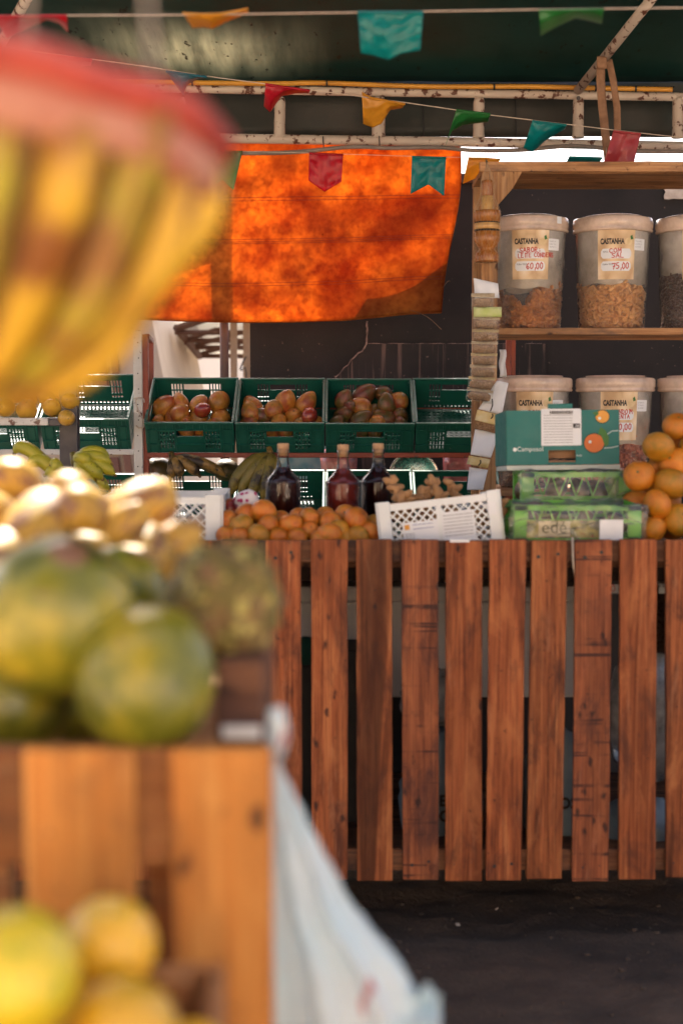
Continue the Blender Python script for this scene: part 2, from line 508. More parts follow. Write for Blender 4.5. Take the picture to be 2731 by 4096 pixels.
def strokes(s, h, w=None, pen=0.1, jit=0.05, seed=1):
    """ribbon polygons of handwriting; returns verts (x, y), quads"""
    rr = random.Random(seed)
    w = w or h * 0.62
    vs = []; fs = []
    x = 0.0
    for ch in s:
        if ch == ' ': x += w * 0.7; continue
        dy = rr.uniform(-1, 1) * h * 0.06
        for pl in GL.get(ch, []):
            p = [(x + (a + rr.uniform(-jit, jit)) * w * 0.85, (b + rr.uniform(-jit, jit)) * h + dy) for a, b in pl]
            for (x0, y0), (x1, y1) in zip(p, p[1:]):
                L = math.hypot(x1 - x0, y1 - y0) or 1e-6
                ex, ey = (x1 - x0) / L * pen * h * 0.4, (y1 - y0) / L * pen * h * 0.4
                nx, ny = -(y1 - y0) / L * pen * h * 0.5, (x1 - x0) / L * pen * h * 0.5
                n = len(vs)
                vs += [(x0 - ex + nx, y0 - ey + ny), (x0 - ex - nx, y0 - ey - ny), (x1 + ex - nx, y1 + ey - ny), (x1 + ex + nx, y1 + ey + ny)]
                fs.append((n, n + 1, n + 2, n + 3))
        x += w * (0.5 if ch in ',:I' else 1.0)
    return vs, fs
# ================================================================== the setting
def ground_mat():
    t = NT('packed_dark_ground')
    v = t.coord(rnd=False)
    n = t.noise(v, 2.2, 8, 0.65)
    c = t.ramp(n, [(0.3, (0.042, 0.031, 0.023)), (0.55, (0.095, 0.064, 0.044)), (0.75, (0.17, 0.115, 0.08))])
    g = t.noise(v, 60, 5, 0.7)
    c = t.mix(t.rv(g, 0.58, 0.70, 0, 0.6), c, (0.15, 0.11, 0.085))
    st_ = t.noise(v, 0.9, 4, 0.6)
    c = t.mix(t.rv(st_, 0.5, 0.66, 0, 0.7), c, (0.022, 0.018, 0.016))
    t.base(c, 0.8, 0.4)
    t.bump(t.math('ADD', t.math('MULTIPLY', n, 3.0), g), 0.8, 0.02)
    return t.m
mb = MB()
def gz(u, v):
    x = (u - 0.5) * 300; y = (v - 0.5) * 300
    return (x, y, 0)
mb.grid(1, 1, gz)
g = mb.build('ground', ground_mat()); tag(g, kind='structure')
# uneven packed earth in front of the counter
mb = MB()
def gz2(u, v):
    x = -1.6 + 4.2 * u; y = 2.6 + 3.8 * v
    e = min(u, 1 - u, v, 1 - v) * 8
    h = 0.012 + 0.016 * min(1, e) * (mn.fractal(Vector((x * 4, y * 7, 0)), 0.8, 2.0, 5) + 0.3)
    return (x, y, max(0.004, h * min(1, e) + 0.004))
mb.grid(170, 150, gz2)
tag(mb.build('trodden_ground', ground_mat(), smooth=True), kind='structure')
# loose clods and grit on the trodden ground
rr = random.Random(33); mb = MB()
for i in range(700):
    x = rr.uniform(-.5, 1.7); y = rr.uniform(2.9, 4.6); s_ = rr.choice((.002, .002, .003, .003, .006)) * rr.uniform(.7, 1.3); sd = rr.random() * 30
    e_ = min((x + 1.6) / 4.2, 1 - (x + 1.6) / 4.2, (y - 2.6) / 3.8, 1 - (y - 2.6) / 3.8) * 8
    h_ = 0.004 + min(1, e_) * (0.012 + 0.016 * min(1, e_) * (mn.fractal(Vector((x * 4, y * 7, 0)), 0.8, 2.0, 5) + 0.3))
    mb.ball((x, y, max(.004, h_) + s_ * .15), (s_ * 1.3, s_ * 1.1, s_ * .7), 4, 6, fn=lambda p: p * (1 + .5 * mn.noise(p * 1.5 + Vector((sd, 0, 0)))))
tag(mb.build('soil_clods', pm('dry_soil_clod', (0.075, 0.052, 0.036), (0.05, 0.036, 0.027), 20, .95), smooth=True), 'loose soil clods and grit scattered on the dark ground', 'soil', None, 'stuff')
# paved street on the camera's side
mb = MB(); mb.span((-40, -40, 0.0), (40, 0.9, 0.03))
tag(mb.build('street_pavement', pm('sandy_concrete_paving', (0.38, 0.31, 0.23), (0.30, 0.24, 0.18), 1.5, 0.85, 0.3, 40)), kind='structure')

# ---- house fronts across the street
def house_front(name, x0, x1, h, col, label):
    YH_ = -7.0
    root = thing(name, label, 'house', ((x0 + x1) / 2, YH_, 0))
    wm = pm(name + '_render', col, tuple(q * .9 for q in col), 1.2, .85, .2, 30)
    n = max(1, int((x1 - x0) / 1.7)); st_ = (x1 - x0) / n
    hl = []
    for i in range(n):
        c = x0 + st_ * (i + .5)
        hl.append((c - .45, c + .45, .03 if i == n // 2 else 1.0, 2.1))
        if h > 4.4: hl.append((c - .4, c + .4, 3.3, 4.2))
    M = Matrix.Translation((0, YH_, 0)) @ Matrix.Scale(-1, 4, (0, 1, 0))
    mb = MB(); mb.panel(x0, x1, .03, h, hl, .25, M); mb.build('wall', wm, root)
    mb = MB(); mb.span((x0 - .06, YH_ - 5, h + .002), (x1 + .06, YH_ + .25, h + .14)); mb.build('roof', pm(name + '_roof', (0.30, 0.12, 0.07)), root)
    for hh in hl:
        mb = MB(); mb.span((hh[0] - .01, YH_ - .16, hh[2]), (hh[1] + .01, YH_ - .12, hh[3])); mb.build('shutter', Mt['paint_red'] if hh[2] < .1 else Mt['paint_white'], root)
    mb = MB(); mb.span((x0 + .02, YH_ - 5, .03), (x1 - .02, YH_ - .3, h - .01)); mb.build('house_body', wm, root)
house_front('cream_house', -9.0, -3.2, 3.6, (0.72, 0.56, 0.38), 'low cream house front across the street from the stall')
house_front('peach_house', -2.0, 2.6, 5.2, (0.70, 0.50, 0.34), 'two storey peach house front across the street')
house_front('white_house', 3.6, 9.5, 4.0, (0.76, 0.70, 0.60), 'white house front across the street at the far side')

# ---- dark wall behind the stall
def wall_mat(streaks):
    t = NT('charcoal_wall_paint_%d' % streaks)
    v = t.coord(rnd=False)
    c = t.ramp(t.noise(v, 2.0, 7, 0.6), [(0.3, (0.010, 0.010, 0.012)), (0.7, (0.026, 0.021, 0.023))])
    c = t.mix(t.rv(t.noise(v, 45, 3), 0.70, 0.74, 0, 0.5), c, (0.22, 0.15, 0.13))
    if streaks:
        s = t.noise(t.coord((26, 1, 1.2), rnd=False), 1.0, 5, 0.6)
        z = t.n('ShaderNodeSeparateXYZ'); t.l(t.coord(rnd=False), z.inputs[0])
        k = t.math('MULTIPLY', t.rv(s, 0.54, 0.66), t.rv(z.outputs[2], -0.25, 0.5, 0.0, 0.55))
        c = t.mix(k, c, (0.26, 0.17, 0.15))
    t.base(c, 0.7, 0.35)
    t.bump(t.noise(v, 120, 4), 0.25, 0.004)
    return t.m
YW = 7.25
wall = thing('back_wall', 'tall charcoal painted wall behind the nut jars and mango crates', 'wall', (1.2, YW, 0))
zt = W(2200, 728, YW).z
xl = W(1000, 1300, YW).x
prof = [(xl, W(1000, 1240, YW).z), (W(1300, 1200, YW).x, W(0, 1240, YW).z), (W(1420, 0, YW).x, W(0, 1150, YW).z), (W(1560, 0, YW).x, W(0, 1060, YW).z), (W(1680, 0, YW).x, W(0, 930, YW).z), (W(1790, 0, YW).x, W(0, 790, YW).z), (W(1815, 0, YW).x, zt), (4.5, zt)]
mb = MB()
n = len(prof)
vs = [(x, YW, z) for x, z in prof] + [(x, YW, 0) for x, z in prof] + [(x, YW + 0.16, z) for x, z in prof] + [(x, YW + 0.16, 0) for x, z in prof]
fs = []
for i in range(n - 1):
    fs.append((i, n + i, n + i + 1, i + 1)); fs.append((2 * n + i, 2 * n + i + 1, 3 * n + i + 1, 3 * n + i)); fs.append((i, i + 1, 2 * n + i + 1, 2 * n + i))
fs.append((0, 2 * n, 3 * n, n)); fs.append((n - 1, 2 * n - 1, 4 * n - 1, 3 * n - 1))
mb.add(vs, fs); mb.build('render_face', wall_mat(0), wall)
# plinth set a little proud, with lime bloom running down from its ledge
x0 = W(1470, 1375, YW).x; x1 = W(2180, 1375, YW).x; zl = W(1470, 1376, YW).z
mb = MB()
mb.add([(x0, YW - .03, zl), (x1, YW - .03, zl), (x1, YW - .03, 0), (W(1340, 1510, YW).x, YW - .03, 0), (W(1340, 1510, YW).x, YW - .03, W(1340, 1510, YW).z),
        (x0, YW - .001, zl), (x1, YW - .001, zl), (x1, YW - .001, 0), (W(1340, 1510, YW).x, YW - .001, 0), (W(1340, 1510, YW).x, YW - .001, W(1340, 1510, YW).z)],
       [(4, 3, 2, 1, 0), (0, 1, 6, 5), (1, 2, 7, 6), (4, 0, 5, 9)])
mb.build('plinth', wall_mat(1), wall)
bloom = pm('lime_bloom', (0.34, 0.24, 0.21), (0.10, 0.075, 0.07), 40, 0.9, 0.5, 90)
mb = MB()
pts = [W(1340 + i * 13 + random.uniform(-4, 4), 1510 - i * 13.5 + random.uniform(-4, 4), YW - .032) for i in range(11)]
mb.tube(pts, [0.002 + 0.003 * random.random() for _ in pts], 5)
mb.build('crack', bloom, wall)
mb = MB()
pts = [W(1467 + random.uniform(-2, 2), 1285 + i * 9, YW - .001) for i in range(11)]
mb.tube(pts, [0.003 + 0.003 * random.random() for _ in pts], 5); mb.build('crack', bloom, wall)
mb = MB()
pts = [W(1470 + i * 24, 1376 + random.uniform(-1.5, 1.5), YW - .026) for i in range(30)]
mb.tube(pts, [0.002 + 0.003 * random.random() for _ in pts], 5); mb.build('ledge_crust', bloom, wall)
# ragged coping of broken brick along the top
brick_m = pm('broken_brick', (0.12, 0.065, 0.05), (0.07, 0.045, 0.04), 14, 0.9, 0.6, 50, rnd=0.25)
x = W(1815, 0, YW).x
while x < 3.2:
    w = random.uniform(0.10, 0.2)
    mb = MB(); mb.box((x + w / 2, YW + .05, zt + .018), (w - .008, .13 + random.uniform(-.02, .02), .045 + random.uniform(-.01, .008)), (random.uniform(-.05, .05), random.uniform(-.03, .03), random.uniform(-.06, .06)))
    mb.build('brick', brick_m, wall, bevel=0.006); x += w
mb = MB()
def pp(u, v):
    x = 2655 + 110 * u + 10 * mn.noise(Vector((0, v * 4, 1))); y = 728 + 68 * v + 8 * mn.noise(Vector((u * 4, 0, 3)))
    return W(x, y, YW - .012)
mb.grid(6, 5, pp); mb.build('plaster_patch', pm('bare_white_plaster', (0.66, 0.6, 0.55), (0.5, 0.42, 0.36), 20, 0.9, 0.4, 60), wall, solid=0.012)

# ---- far things seen under the orange tarpaulin
cream = pm('cream_wall_paint', (0.66, 0.52, 0.37), (0.60, 0.46, 0.32), 3, 0.8, 0.15, 60)
YB = 10.5
bld = thing('cream_building', 'cream plastered building with sloping end and dark red door', 'building', (W(300, 1600, YB).x, YB, 0))
mb = MB()
a = [W(603, 1255, YB), W(655, 1515, YB)]
sl = (a[1].x - a[0].x) / (a[0].z - a[1].z)
ztop = 3.3
pr = [(-5.5, 0), (a[0].x + sl * a[0].z, 0), (a[0].x - sl * (ztop - a[0].z), ztop), (-5.5, ztop)]
mb.add([(x, YB, z) for x, z in pr] + [(x, YB + 3, z) for x, z in pr], [(0, 1, 2, 3), (7, 6, 5, 4), (0, 4, 5, 1), (1, 5, 6, 2), (2, 6, 7, 3), (3, 7, 4, 0)])
mb.build('wall', cream, bld)
mb = MB(); mb.span((-5.7, YB - .25, ztop), (a[0].x - sl * (ztop - a[0].z) + .2, YB + 3.2, ztop + .12)); mb.build('roof', pm('cement_roof', (0.35, 0.30, 0.26)), bld)
dm = pm('brown_door_paint', (0.22, 0.085, 0.05), (0.18, 0.07, 0.045), 6, 0.45, 0.1, 80)
dx = (W(322, 1300, YB).x + W(408, 1300, YB).x) / 2
door = None
mb = MB(); dw = 0.5
DM = Matrix.Translation((dx + .17, YB - .06, 0.05)) @ Matrix.Rotation(R(-7), 4, 'Y')
mb.panel(-dw / 2, dw / 2, 0, 2.3, [(-.20 + .21 * i, -.01 + .21 * i, .15 + .36 * j, .43 + .36 * j) for i in range(2) for j in range(6)], .05, DM)
door = mb.build('door', dm, bld)
for i in range(2):
    for j in range(6):
        mb = MB(); mb.span((-.165 + .21 * i, .012, .185 + .36 * j), (-.045 + .21 * i, .035, .395 + .36 * j), DM)
        mb.build('door_panel', dm, door, bevel=0.012)

white_far = pm('sunlit_white_render', (0.80, 0.80, 0.78), (0.76, 0.76, 0.74), 2, 0.8)
YA = 17.0
arc = thing('white_arcade', 'white arched building glaring beyond the neighbouring tent', 'building', (W(780, 1500, YA).x, YA, 0))
mb = MB()
xa0, xa1 = W(300, 0, YA).x, W(1010, 0, YA).x
cx = [xa0 + .6 + i * 1.15 for i in range(3)]
zs_ = 1.75; ra = 0.38
pts = [(xa0, 0)]
for c0 in cx:
    if c0 + ra > xa1 - .1: break
    pts += [(c0 - ra, 0)] + [(c0 - ra * math.cos(math.pi * k / 10), zs_ + ra * math.sin(math.pi * k / 10)) for k in range(11)] + [(c0 + ra, 0)]
pts += [(xa1, 0), (xa1, 2.30), (xa0, 2.30)]
nn = len(pts)
mb.add([(x, YA, z) for x, z in pts] + [(x, YA + .5, z) for x, z in pts], [tuple(range(nn)), tuple(range(2 * nn - 1, nn - 1, -1))] + [(i, nn + i, nn + (i + 1) % nn, (i + 1) % nn) for i in range(nn)])
mb.build('arcade_wall', white_far, arc)
mb = MB(); mb.span((xa0 - .1, YA - .1, 2.303), (xa1 + .1, YA + .6, 2.38)); mb.build('cornice', white_far, arc)
mb = MB(); mb.span((xa0, YA + 2.2, 0), (xa1, YA + 2.35, 1.9)); mb.build('inner_wall', white_far, arc)

# neighbouring white tent with a brown truss
YT = 11.5
tent = thing('neighbour_tent', 'white tent roof on brown lattice truss seen under the orange tarpaulin', 'tent', (W(880, 1500, YT).x, YT, 0))
tm = sheet('white_tent_sheet', (0.72, 0.70, 0.66), (0.66, 0.64, 0.60), 0.35, 3)
mb = MB()
q = [W(600, 1345, YT + 1.5), W(905, 1255, YT - .5), W(1150, 1270, YT - .5), W(1150, 1410, YT + 2.5), W(725, 1425, YT + 2.5)]
mb.add(q, [(0, 1, 2, 3, 4)]); mb.build('tent_roof', tm, tent, solid=0.004)
bm_ = pm('brown_truss_paint', (0.16, 0.075, 0.045), (0.12, 0.055, 0.035), 8, 0.6)
A = [(708, 1316), (743, 1362), (772, 1388), (795, 1424)]
B = [(905, 1272), (908, 1330), (908, 1358), (908, 1424)]
def tb(p, q, y0, y1, w=.022):
    m_ = MB(); m_.tube([W(*p, y0), W(*q, y1)], w, 6); m_.build('truss_bar', bm_, tent)
tb((705, 1315), (1000, 1215), YT, YT - .3, .03)
tb((705, 1330), (1000, 1330), YT, YT); tb((740, 1362), (1000, 1363), YT + .4, YT + .4); tb((770, 1390), (1000, 1391), YT + .8, YT + .8); tb((795, 1424), (1000, 1425), YT + 1.2, YT + 1.2)
tb((745, 1358), (1000, 1275), YT + .4, YT + .2, .02); tb((772, 1385), (1000, 1320), YT + .8, YT + .6, .02); tb((795, 1418), (1000, 1360), YT + 1.2, YT + 1.0, .02)
tb((708, 1312), (798, 1424), YT, YT + 1.2, .034); tb((700, 1322), (712, 1322), YT, YT, .04); tb((738, 1362), (750, 1362), YT + .4, YT + .4, .04); tb((768, 1386), (778, 1386), YT + .8, YT + .8, .036)
for px, w_ in ((935, .026), (988, .03)):
    mb = MB(); p = W(px, 1275, YT - .2); mb.span((p.x - w_, p.y - w_, 0), (p.x + w_, p.y + w_, p.z + .6)); mb.build('tent_post', pm('tent_post_paint', (0.45, 0.30, 0.17), (0.36, 0.22, 0.12), 9), tent)
mb = MB(); mb.tube([W(985, 1425, YT - .3), W(972, 1450, YT - .3), W(960, 1478, YT - .3), W(966, 1482, YT - .3), W(980, 1468, YT - .3), W(985, 1490, YT - .3), W(986, 1530, YT - .3)], .006, 5)
mb.build('loose_wire', Mt['black'], tent)

# ================================================================== canopy over the stall
zb = W(0, 322, 6.62).z
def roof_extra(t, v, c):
    # sunlight reflected up onto the roof, painted as a pale area; mould specks
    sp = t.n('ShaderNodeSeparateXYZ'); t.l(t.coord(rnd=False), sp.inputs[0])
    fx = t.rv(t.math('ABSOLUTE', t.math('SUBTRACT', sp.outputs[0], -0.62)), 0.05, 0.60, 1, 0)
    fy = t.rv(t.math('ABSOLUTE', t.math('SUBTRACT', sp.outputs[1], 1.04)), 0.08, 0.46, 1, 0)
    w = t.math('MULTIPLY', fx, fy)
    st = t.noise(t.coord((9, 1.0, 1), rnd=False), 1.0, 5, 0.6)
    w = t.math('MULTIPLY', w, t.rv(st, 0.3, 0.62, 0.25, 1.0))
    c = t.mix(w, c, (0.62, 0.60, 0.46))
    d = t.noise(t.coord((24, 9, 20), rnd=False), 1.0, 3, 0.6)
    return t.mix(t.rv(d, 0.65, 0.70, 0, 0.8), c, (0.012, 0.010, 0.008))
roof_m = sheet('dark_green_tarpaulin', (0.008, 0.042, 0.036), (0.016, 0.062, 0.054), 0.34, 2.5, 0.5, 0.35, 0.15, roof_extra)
can = thing('stall_canopy', 'dark green tarpaulin roof with mould specks over the stall', 'canopy', (0, 5.0, zb))
mb = MB()
def rf(u, v):
    x = -3.6 + 7.2 * u; y = 3.75 + 2.89 * v
    sag = 0.02 * math.sin(x * 4.1) * math.sin(math.pi * v) + 0.006 * mn.noise(Vector((x * 5, y * 5, 0)))
    return (x, y, zb + 0.30 * (1 - v) + sag)
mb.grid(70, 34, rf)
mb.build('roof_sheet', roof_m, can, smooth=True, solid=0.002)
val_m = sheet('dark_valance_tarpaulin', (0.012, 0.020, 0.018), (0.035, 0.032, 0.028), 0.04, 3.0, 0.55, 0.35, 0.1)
mb = MB()
zv = W(0, 548, 6.66).z
mb.grid(70, 6, lambda u, v: (-3.6 + 7.2 * u, 6.66 + .012 * math.sin(u * 60 + 3 * v), zb + .035 + (zv - zb - .035) * v))
mb.build('valance', val_m, can, smooth=True, solid=0.002)
for px in (1485, 1690, 2060):
    mb = MB(); mb.tube([W(px, 330, 6.64), W(px + 4, 545, 6.64)], .003, 5); mb.build('seam', Mt['black'], can)

fr = thing('canopy_frame', 'rust spotted white pipe truss under the canopy roof', 'frame', (0, 6.5, W(0, 580, 6.5).z))
YF = 6.5
mb = MB(); mb.tube([W(-400, 335, YF), W(760, 355, YF), W(1750, 372, YF), W(3000, 392, YF)], .0195, 12); mb.build('top_rail', Mt['paint_rust'], fr, smooth=True)
mb = MB(); mb.tube([W(-400, 545, YF), W(860, 553, YF), W(1750, 566, YF), W(3000, 590, YF)], .0215, 12); mb.build('bottom_rail', Mt['paint_rust'], fr, smooth=True)
for px in (-40, 330, 720, 1120, 1515, 1915, 2312, 2710):
    w = 22 if px != 1515 else 26
    mb = MB()
    a_, b_ = W(px, 390, YF), W(px - 2, 552, YF)
    mb.tube([a_, a_.lerp(b_, .12), a_.lerp(b_, .88), b_], [w * S(YF) * .8, w * S(YF), w * S(YF), w * S(YF) * 1.1], 10)
    mb.build('upright', Mt['paint_rust'], fr, smooth=True)
mb = MB(); mb.tube([W(2312, 392, YF - .026), W(2312, 392, YF - .036)], .010, 6); mb.build('bolt', Mt['dark_steel'], fr)
mb = MB(); mb.tube([W(2680, -100, 5.4), W(2310, 362, 6.44)], .0205, 12); mb.build('rafter', Mt['paint_rust'], fr, smooth=True)
mb = MB(); mb.tube([W(150, -80, 5.2), W(-60, 290, 6.44)], .0205, 12); mb.build('rafter', Mt['paint_rust'], fr, smooth=True)
for px in (1292, 1516, 2130):
    mb = MB(); mb.tube([W(px, 545, YF - .035), W(px + 3, 600, YF - .035)], .003, 5); mb.build('cable_tie', Mt['black'], fr)

def polyY(pts, Y, n=6, wob=0.0):
    out = []
    P = [Vector((p[0], p[1], 0)) for p in pts]
    for i in range(len(P) - 1):
        p0 = P[max(i - 1, 0)]; p1 = P[i]; p2 = P[i + 1]; p3 = P[min(i + 2, len(P) - 1)]
        for k in range(n):
            s_ = k / n
            q = 0.5 * ((2 * p1) + (p2 - p0) * s_ + (2 * p0 - 5 * p1 + 4 * p2 - p3) * s_ * s_ + (3 * p1 - p0 - 3 * p2 + p3) * s_ ** 3)
            out.append(W(q.x, q.y, Y))
    out.append(W(P[-1].x, P[-1].y, Y))
    return out
hose = thing('yellow_conduit', 'yellow corrugated conduit tied along the top canopy pipe', 'conduit', W(1500, 345, 6.46))
pts = polyY([(-300, 325), (560, 328), (770, 331), (1100, 334), (1300, 332), (1700, 346), (2100, 346), (2370, 352), (2690, 358)], 6.46, 40)
mb = MB(); mb.tube(pts, [0.0105 + (0.0012 if i % 2 else 0) for i in range(len(pts))], 8); mb.build('hose', Mt['yellow_hose'], hose, smooth=True)
for px, py in ((770, 331), (1307, 334), (1975, 347), (2380, 353), (2540, 355), (2690, 357)):
    mb = MB(); p = W(px, py, 6.46); mb.lathe([(.0125, -.004), (.0145, -.004), (.0145, .004), (.0125, .004)], 10, M=Matrix.Translation(p) @ Matrix.Rotation(R(90), 4, 'Y')); mb.build('cable_tie', Mt['black'], hose)
pts = polyY([(-300, 606), (820, 612), (1150, 610), (1400, 588), (1560, 592), (1750, 590), (1900, 602), (2080, 600), (2300, 584), (2520, 604), (2800, 606)], 6.44, 30)
mb = MB(); mb.tube(pts, [0.0088 + (0.0011 if i % 2 else 0) for i in range(len(pts))], 8)
mb.build('grey_conduit', Mt['grey_hose'], smooth=True, label='thin grey corrugated conduit sagging below the lower canopy pipe', cat='conduit')

# webbing strap looped over the rafter
st = thing('webbing_strap', 'frayed brown webbing strap looped over the right rafter', 'strap', W(2440, 600, 6.1))
for k, pl in enumerate([[(2402, 228), (2400, 320), (2408, 430), (2420, 540), (2432, 640)], [(2432, 235), (2450, 320), (2466, 430), (2468, 540), (2460, 600)]]):
    mb = MB(); wd = (17, 14)[k]
    ctr = [(Vector(p)) for p in pl]
    def sf(u, v):
        i = min(int(u * 4), 3); f = u * 4 - i
        p = ctr[i].lerp(ctr[i + 1], f)
        return W(p.x + (v - .5) * 2 * wd, p.y, 6.08 + .03 * k + .012 * math.sin(u * 5 + k * 2) * (v - .3))
    mb.grid(16, 3, sf); mb.build('strap_leg', Mt['strap'], st, smooth=True, solid=0.0025)
mb = MB()
mb.grid(4, 3, lambda u, v: W(2385 + 40 * v, 225 + 50 * u, 6.06 - .01 * math.sin(u * 3))); mb.build('strap_fold', Mt['strap'], st, smooth=True, solid=0.003)
mb = MB(); mb.grid(6, 3, lambda u, v: W(2422 + 26 * v - 10 * u * (v - .5), 590 + 70 * u, 6.075 + .01 * math.sin(v * 4))); mb.build('frayed_end', Mt['rope'], st, smooth=True, solid=0.002)

# ---- orange tarpaulin hanging behind the crates
def tarp_extra(t, v, c):
    big = t.noise(v, 1.6, 5, 0.6, 0.6)
    c = t.mix(t.rv(big, 0.42, 0.66, 0.0, 0.9), c, (0.20, 0.032, 0.010))
    f = t.noise(v, 34, 5, 0.7)
    c = t.mix(t.rv(f, 0.45, 0.72, 0.0, 0.55), c, (0.16, 0.024, 0.008))
    w = t.n('ShaderNodeTexWave'); w.inputs['Scale'].default_value = 55; w.bands_direction = 'DIAGONAL'; t.l(v, w.inputs['Vector'])
    c = t.mix(t.math('MULTIPLY', w.outputs['Fac'], 0.22), c, (0.30, 0.06, 0.015))
    m = t.noise(t.coord((1, 1, 1), rnd=False), 26, 2, 0.5)
    return t.mix(t.rv(m, 0.775, 0.79), c, (0.02, 0.008, 0.005))
tarp_m = sheet('orange_tarpaulin', (0.80, 0.33, 0.055), (0.34, 0.070, 0.012), 0.68, 5.5, 0.6, 0.25, 0.2, tarp_extra)
tp = thing('orange_tarpaulin', 'stained orange tarpaulin glowing with back light behind the mango crates', 'tarpaulin', W(1200, 1285, 6.75))
def tarp_pt(u, v, off=0.0):
    # u across from left to right, v down; the outline sags at the foot and draws in at the right
    xr = 1838 - 20 * v - 50 * v * v + 12 * math.sin(v * 6)
    x = 380 + (xr - 380) * u
    yb = 1262 + 28 * math.sin(min(1, u * 1.05 + .06) * math.pi * .92) - 18 * max(0, u - .72) / .28
    y = 560 + (yb - 560) * v
    d = 0.030 * math.sin(u * 9 + 1.3 * v) * v + 0.016 * math.sin(u * 31 + v * 9 + 4 * mn.noise(Vector((u * 3, v * 3, 8)))) * (1 - v) ** 2 + 0.010 * math.sin(u * 23 + v * 5) * (1 - .4 * v) + 0.02 * mn.noise(Vector((u * 6, v * 5, 2)))
    return W(x, y, 6.78 + d + off)
mb = MB(); mb.grid(70, 44, tarp_pt); mb.build('cloth', tarp_m, tp, smooth=True, solid=0.0015)
seam_m = sheet('tarpaulin_seam_thread', (0.22, 0.07, 0.04), (0.16, 0.05, 0.04), 0.4, 30)
for k, v0 in enumerate((.315, .333, .545, .558, .568, .785, .80)):
    mb = MB(); mb.tube([tarp_pt(i / 60, v0 + .004 * math.sin(i * .12), -.004) for i in range(61)], .0011, 4); mb.build('seam', seam_m, tp)
mb = MB(); mb.tube([tarp_pt(1.0, i / 30, -.002) for i in range(31)], .0022, 5); mb.build('hem', tarp_m, tp)
mb = MB(); mb.tube([tarp_pt(i / 50, 1.0, -.002) for i in range(51)], .0022, 5); mb.build('hem', tarp_m, tp)
for a_, b_ in (((1640, 1240), (1765, 1318)), ((1770, 1150), (1800, 1125))):
    mb = MB(); mb.tube(polyY([a_, ((a_[0] + b_[0]) / 2 + 5, (a_[1] + b_[1]) / 2 - 12), b_], 6.76, 4), .001, 4); mb.build('loose_thread', Mt['strap'], tp)

# sheets and a board added behind the tarpaulin to cast its shadows
def back_shade_sheet(pl, Y, label):
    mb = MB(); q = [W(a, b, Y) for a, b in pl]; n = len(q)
    mb.add(q, [tuple(range(n))]); mb.build('shade_sheet', val_m, solid=.004, label=label, cat='sheet')
back_shade_sheet([(1835, 870), (1790, 915), (1720, 970), (1640, 1025), (1570, 1065), (1500, 1098), (1450, 1115), (1430, 1150), (1400, 1200), (1360, 1240), (1500, 1246), (1640, 1236), (1742, 1218), (1760, 1100)], 6.90, 'added curved sheet shading the lower right corner of the orange tarpaulin')
back_shade_sheet([(520, 640), (905, 640), (908, 800), (895, 900), (760, 960), (520, 990)], 6.90, 'added sheet shading the upper left of the orange tarpaulin')
mb = MB(); a_ = W(832, 600, 6.87); b_ = W(908, 1262, 6.87); mb.span((a_.x, 6.86, b_.z), (b_.x - .003, 6.876, a_.z)); mb.build('shade_board', Mt['dark_steel'], label='dark upright board added behind the tarpaulin to widen the post shadow', cat='shade_board')  # unseen board added so the post shadow falls wider
# post behind the tarpaulin
mb = MB(); p = W(897, 1300, 6.90); mb.tube([(p.x, p.y, 0), (p.x, p.y, 1.5), (p.x, p.y, W(0, 570, 6.9).z)], .0215, 12)
mb.build('steel_post', pm('brown_post_paint', (0.14, 0.075, 0.055), (0.10, 0.05, 0.04), 9, 0.55), smooth=True, label='round brown steel post standing just behind the orange tarpaulin', cat='post', base=True)

# ================================================================== bunting
def flag_mat(name, c):
    t = NT(name)
    v = t.coord()
    n = t.noise(v, 30, 4, 0.6, 1.0)
    t.base(t.ramp(n, [(0.3, tuple(q * .8 for q in c)), (0.7, c)]), 0.28, 0.5)
    t.bump(n, 0.10, 0.01)
    tl = t.n('ShaderNodeBsdfTranslucent'); tl.inputs[0].default_value = (*c, 1)
    mx = t.n('ShaderNodeMixShader'); mx.inputs[0].default_value = 0.42
    t.l(t.b.outputs[0], mx.inputs[1]); t.l(tl.outputs[0], mx.inputs[2]); t.l(mx.outputs[0], t.out.inputs[0])
    return t.m
FM = {'red': flag_mat('red_flag_plastic', (0.62, 0.015, 0.035)), 'yellow': flag_mat('yellow_flag_plastic', (0.78, 0.38, 0.03)),
      'teal': flag_mat('teal_flag_plastic', (0.004, 0.30, 0.31)), 'green': flag_mat('green_flag_plastic', (0.03, 0.24, 0.055)),
      'pink': flag_mat('pink_flag_plastic', (0.60, 0.08, 0.09)), 'blue': flag_mat('blue_flag_plastic', (0.03, 0.22, 0.30))}
def lerp_poly(pl, u):
    L = [0]
    for (a, b) in zip(pl, pl[1:]): L.append(L[-1] + math.hypot(b[0] - a[0], b[1] - a[1]))
    d = u * L[-1]
    for i in range(len(pl) - 1):
        if d <= L[i + 1] or i == len(pl) - 2:
            f = (d - L[i]) / max(1e-6, L[i + 1] - L[i])
            return (pl[i][0] + (pl[i + 1][0] - pl[i][0]) * f, pl[i][1] + (pl[i + 1][1] - pl[i][1]) * f)
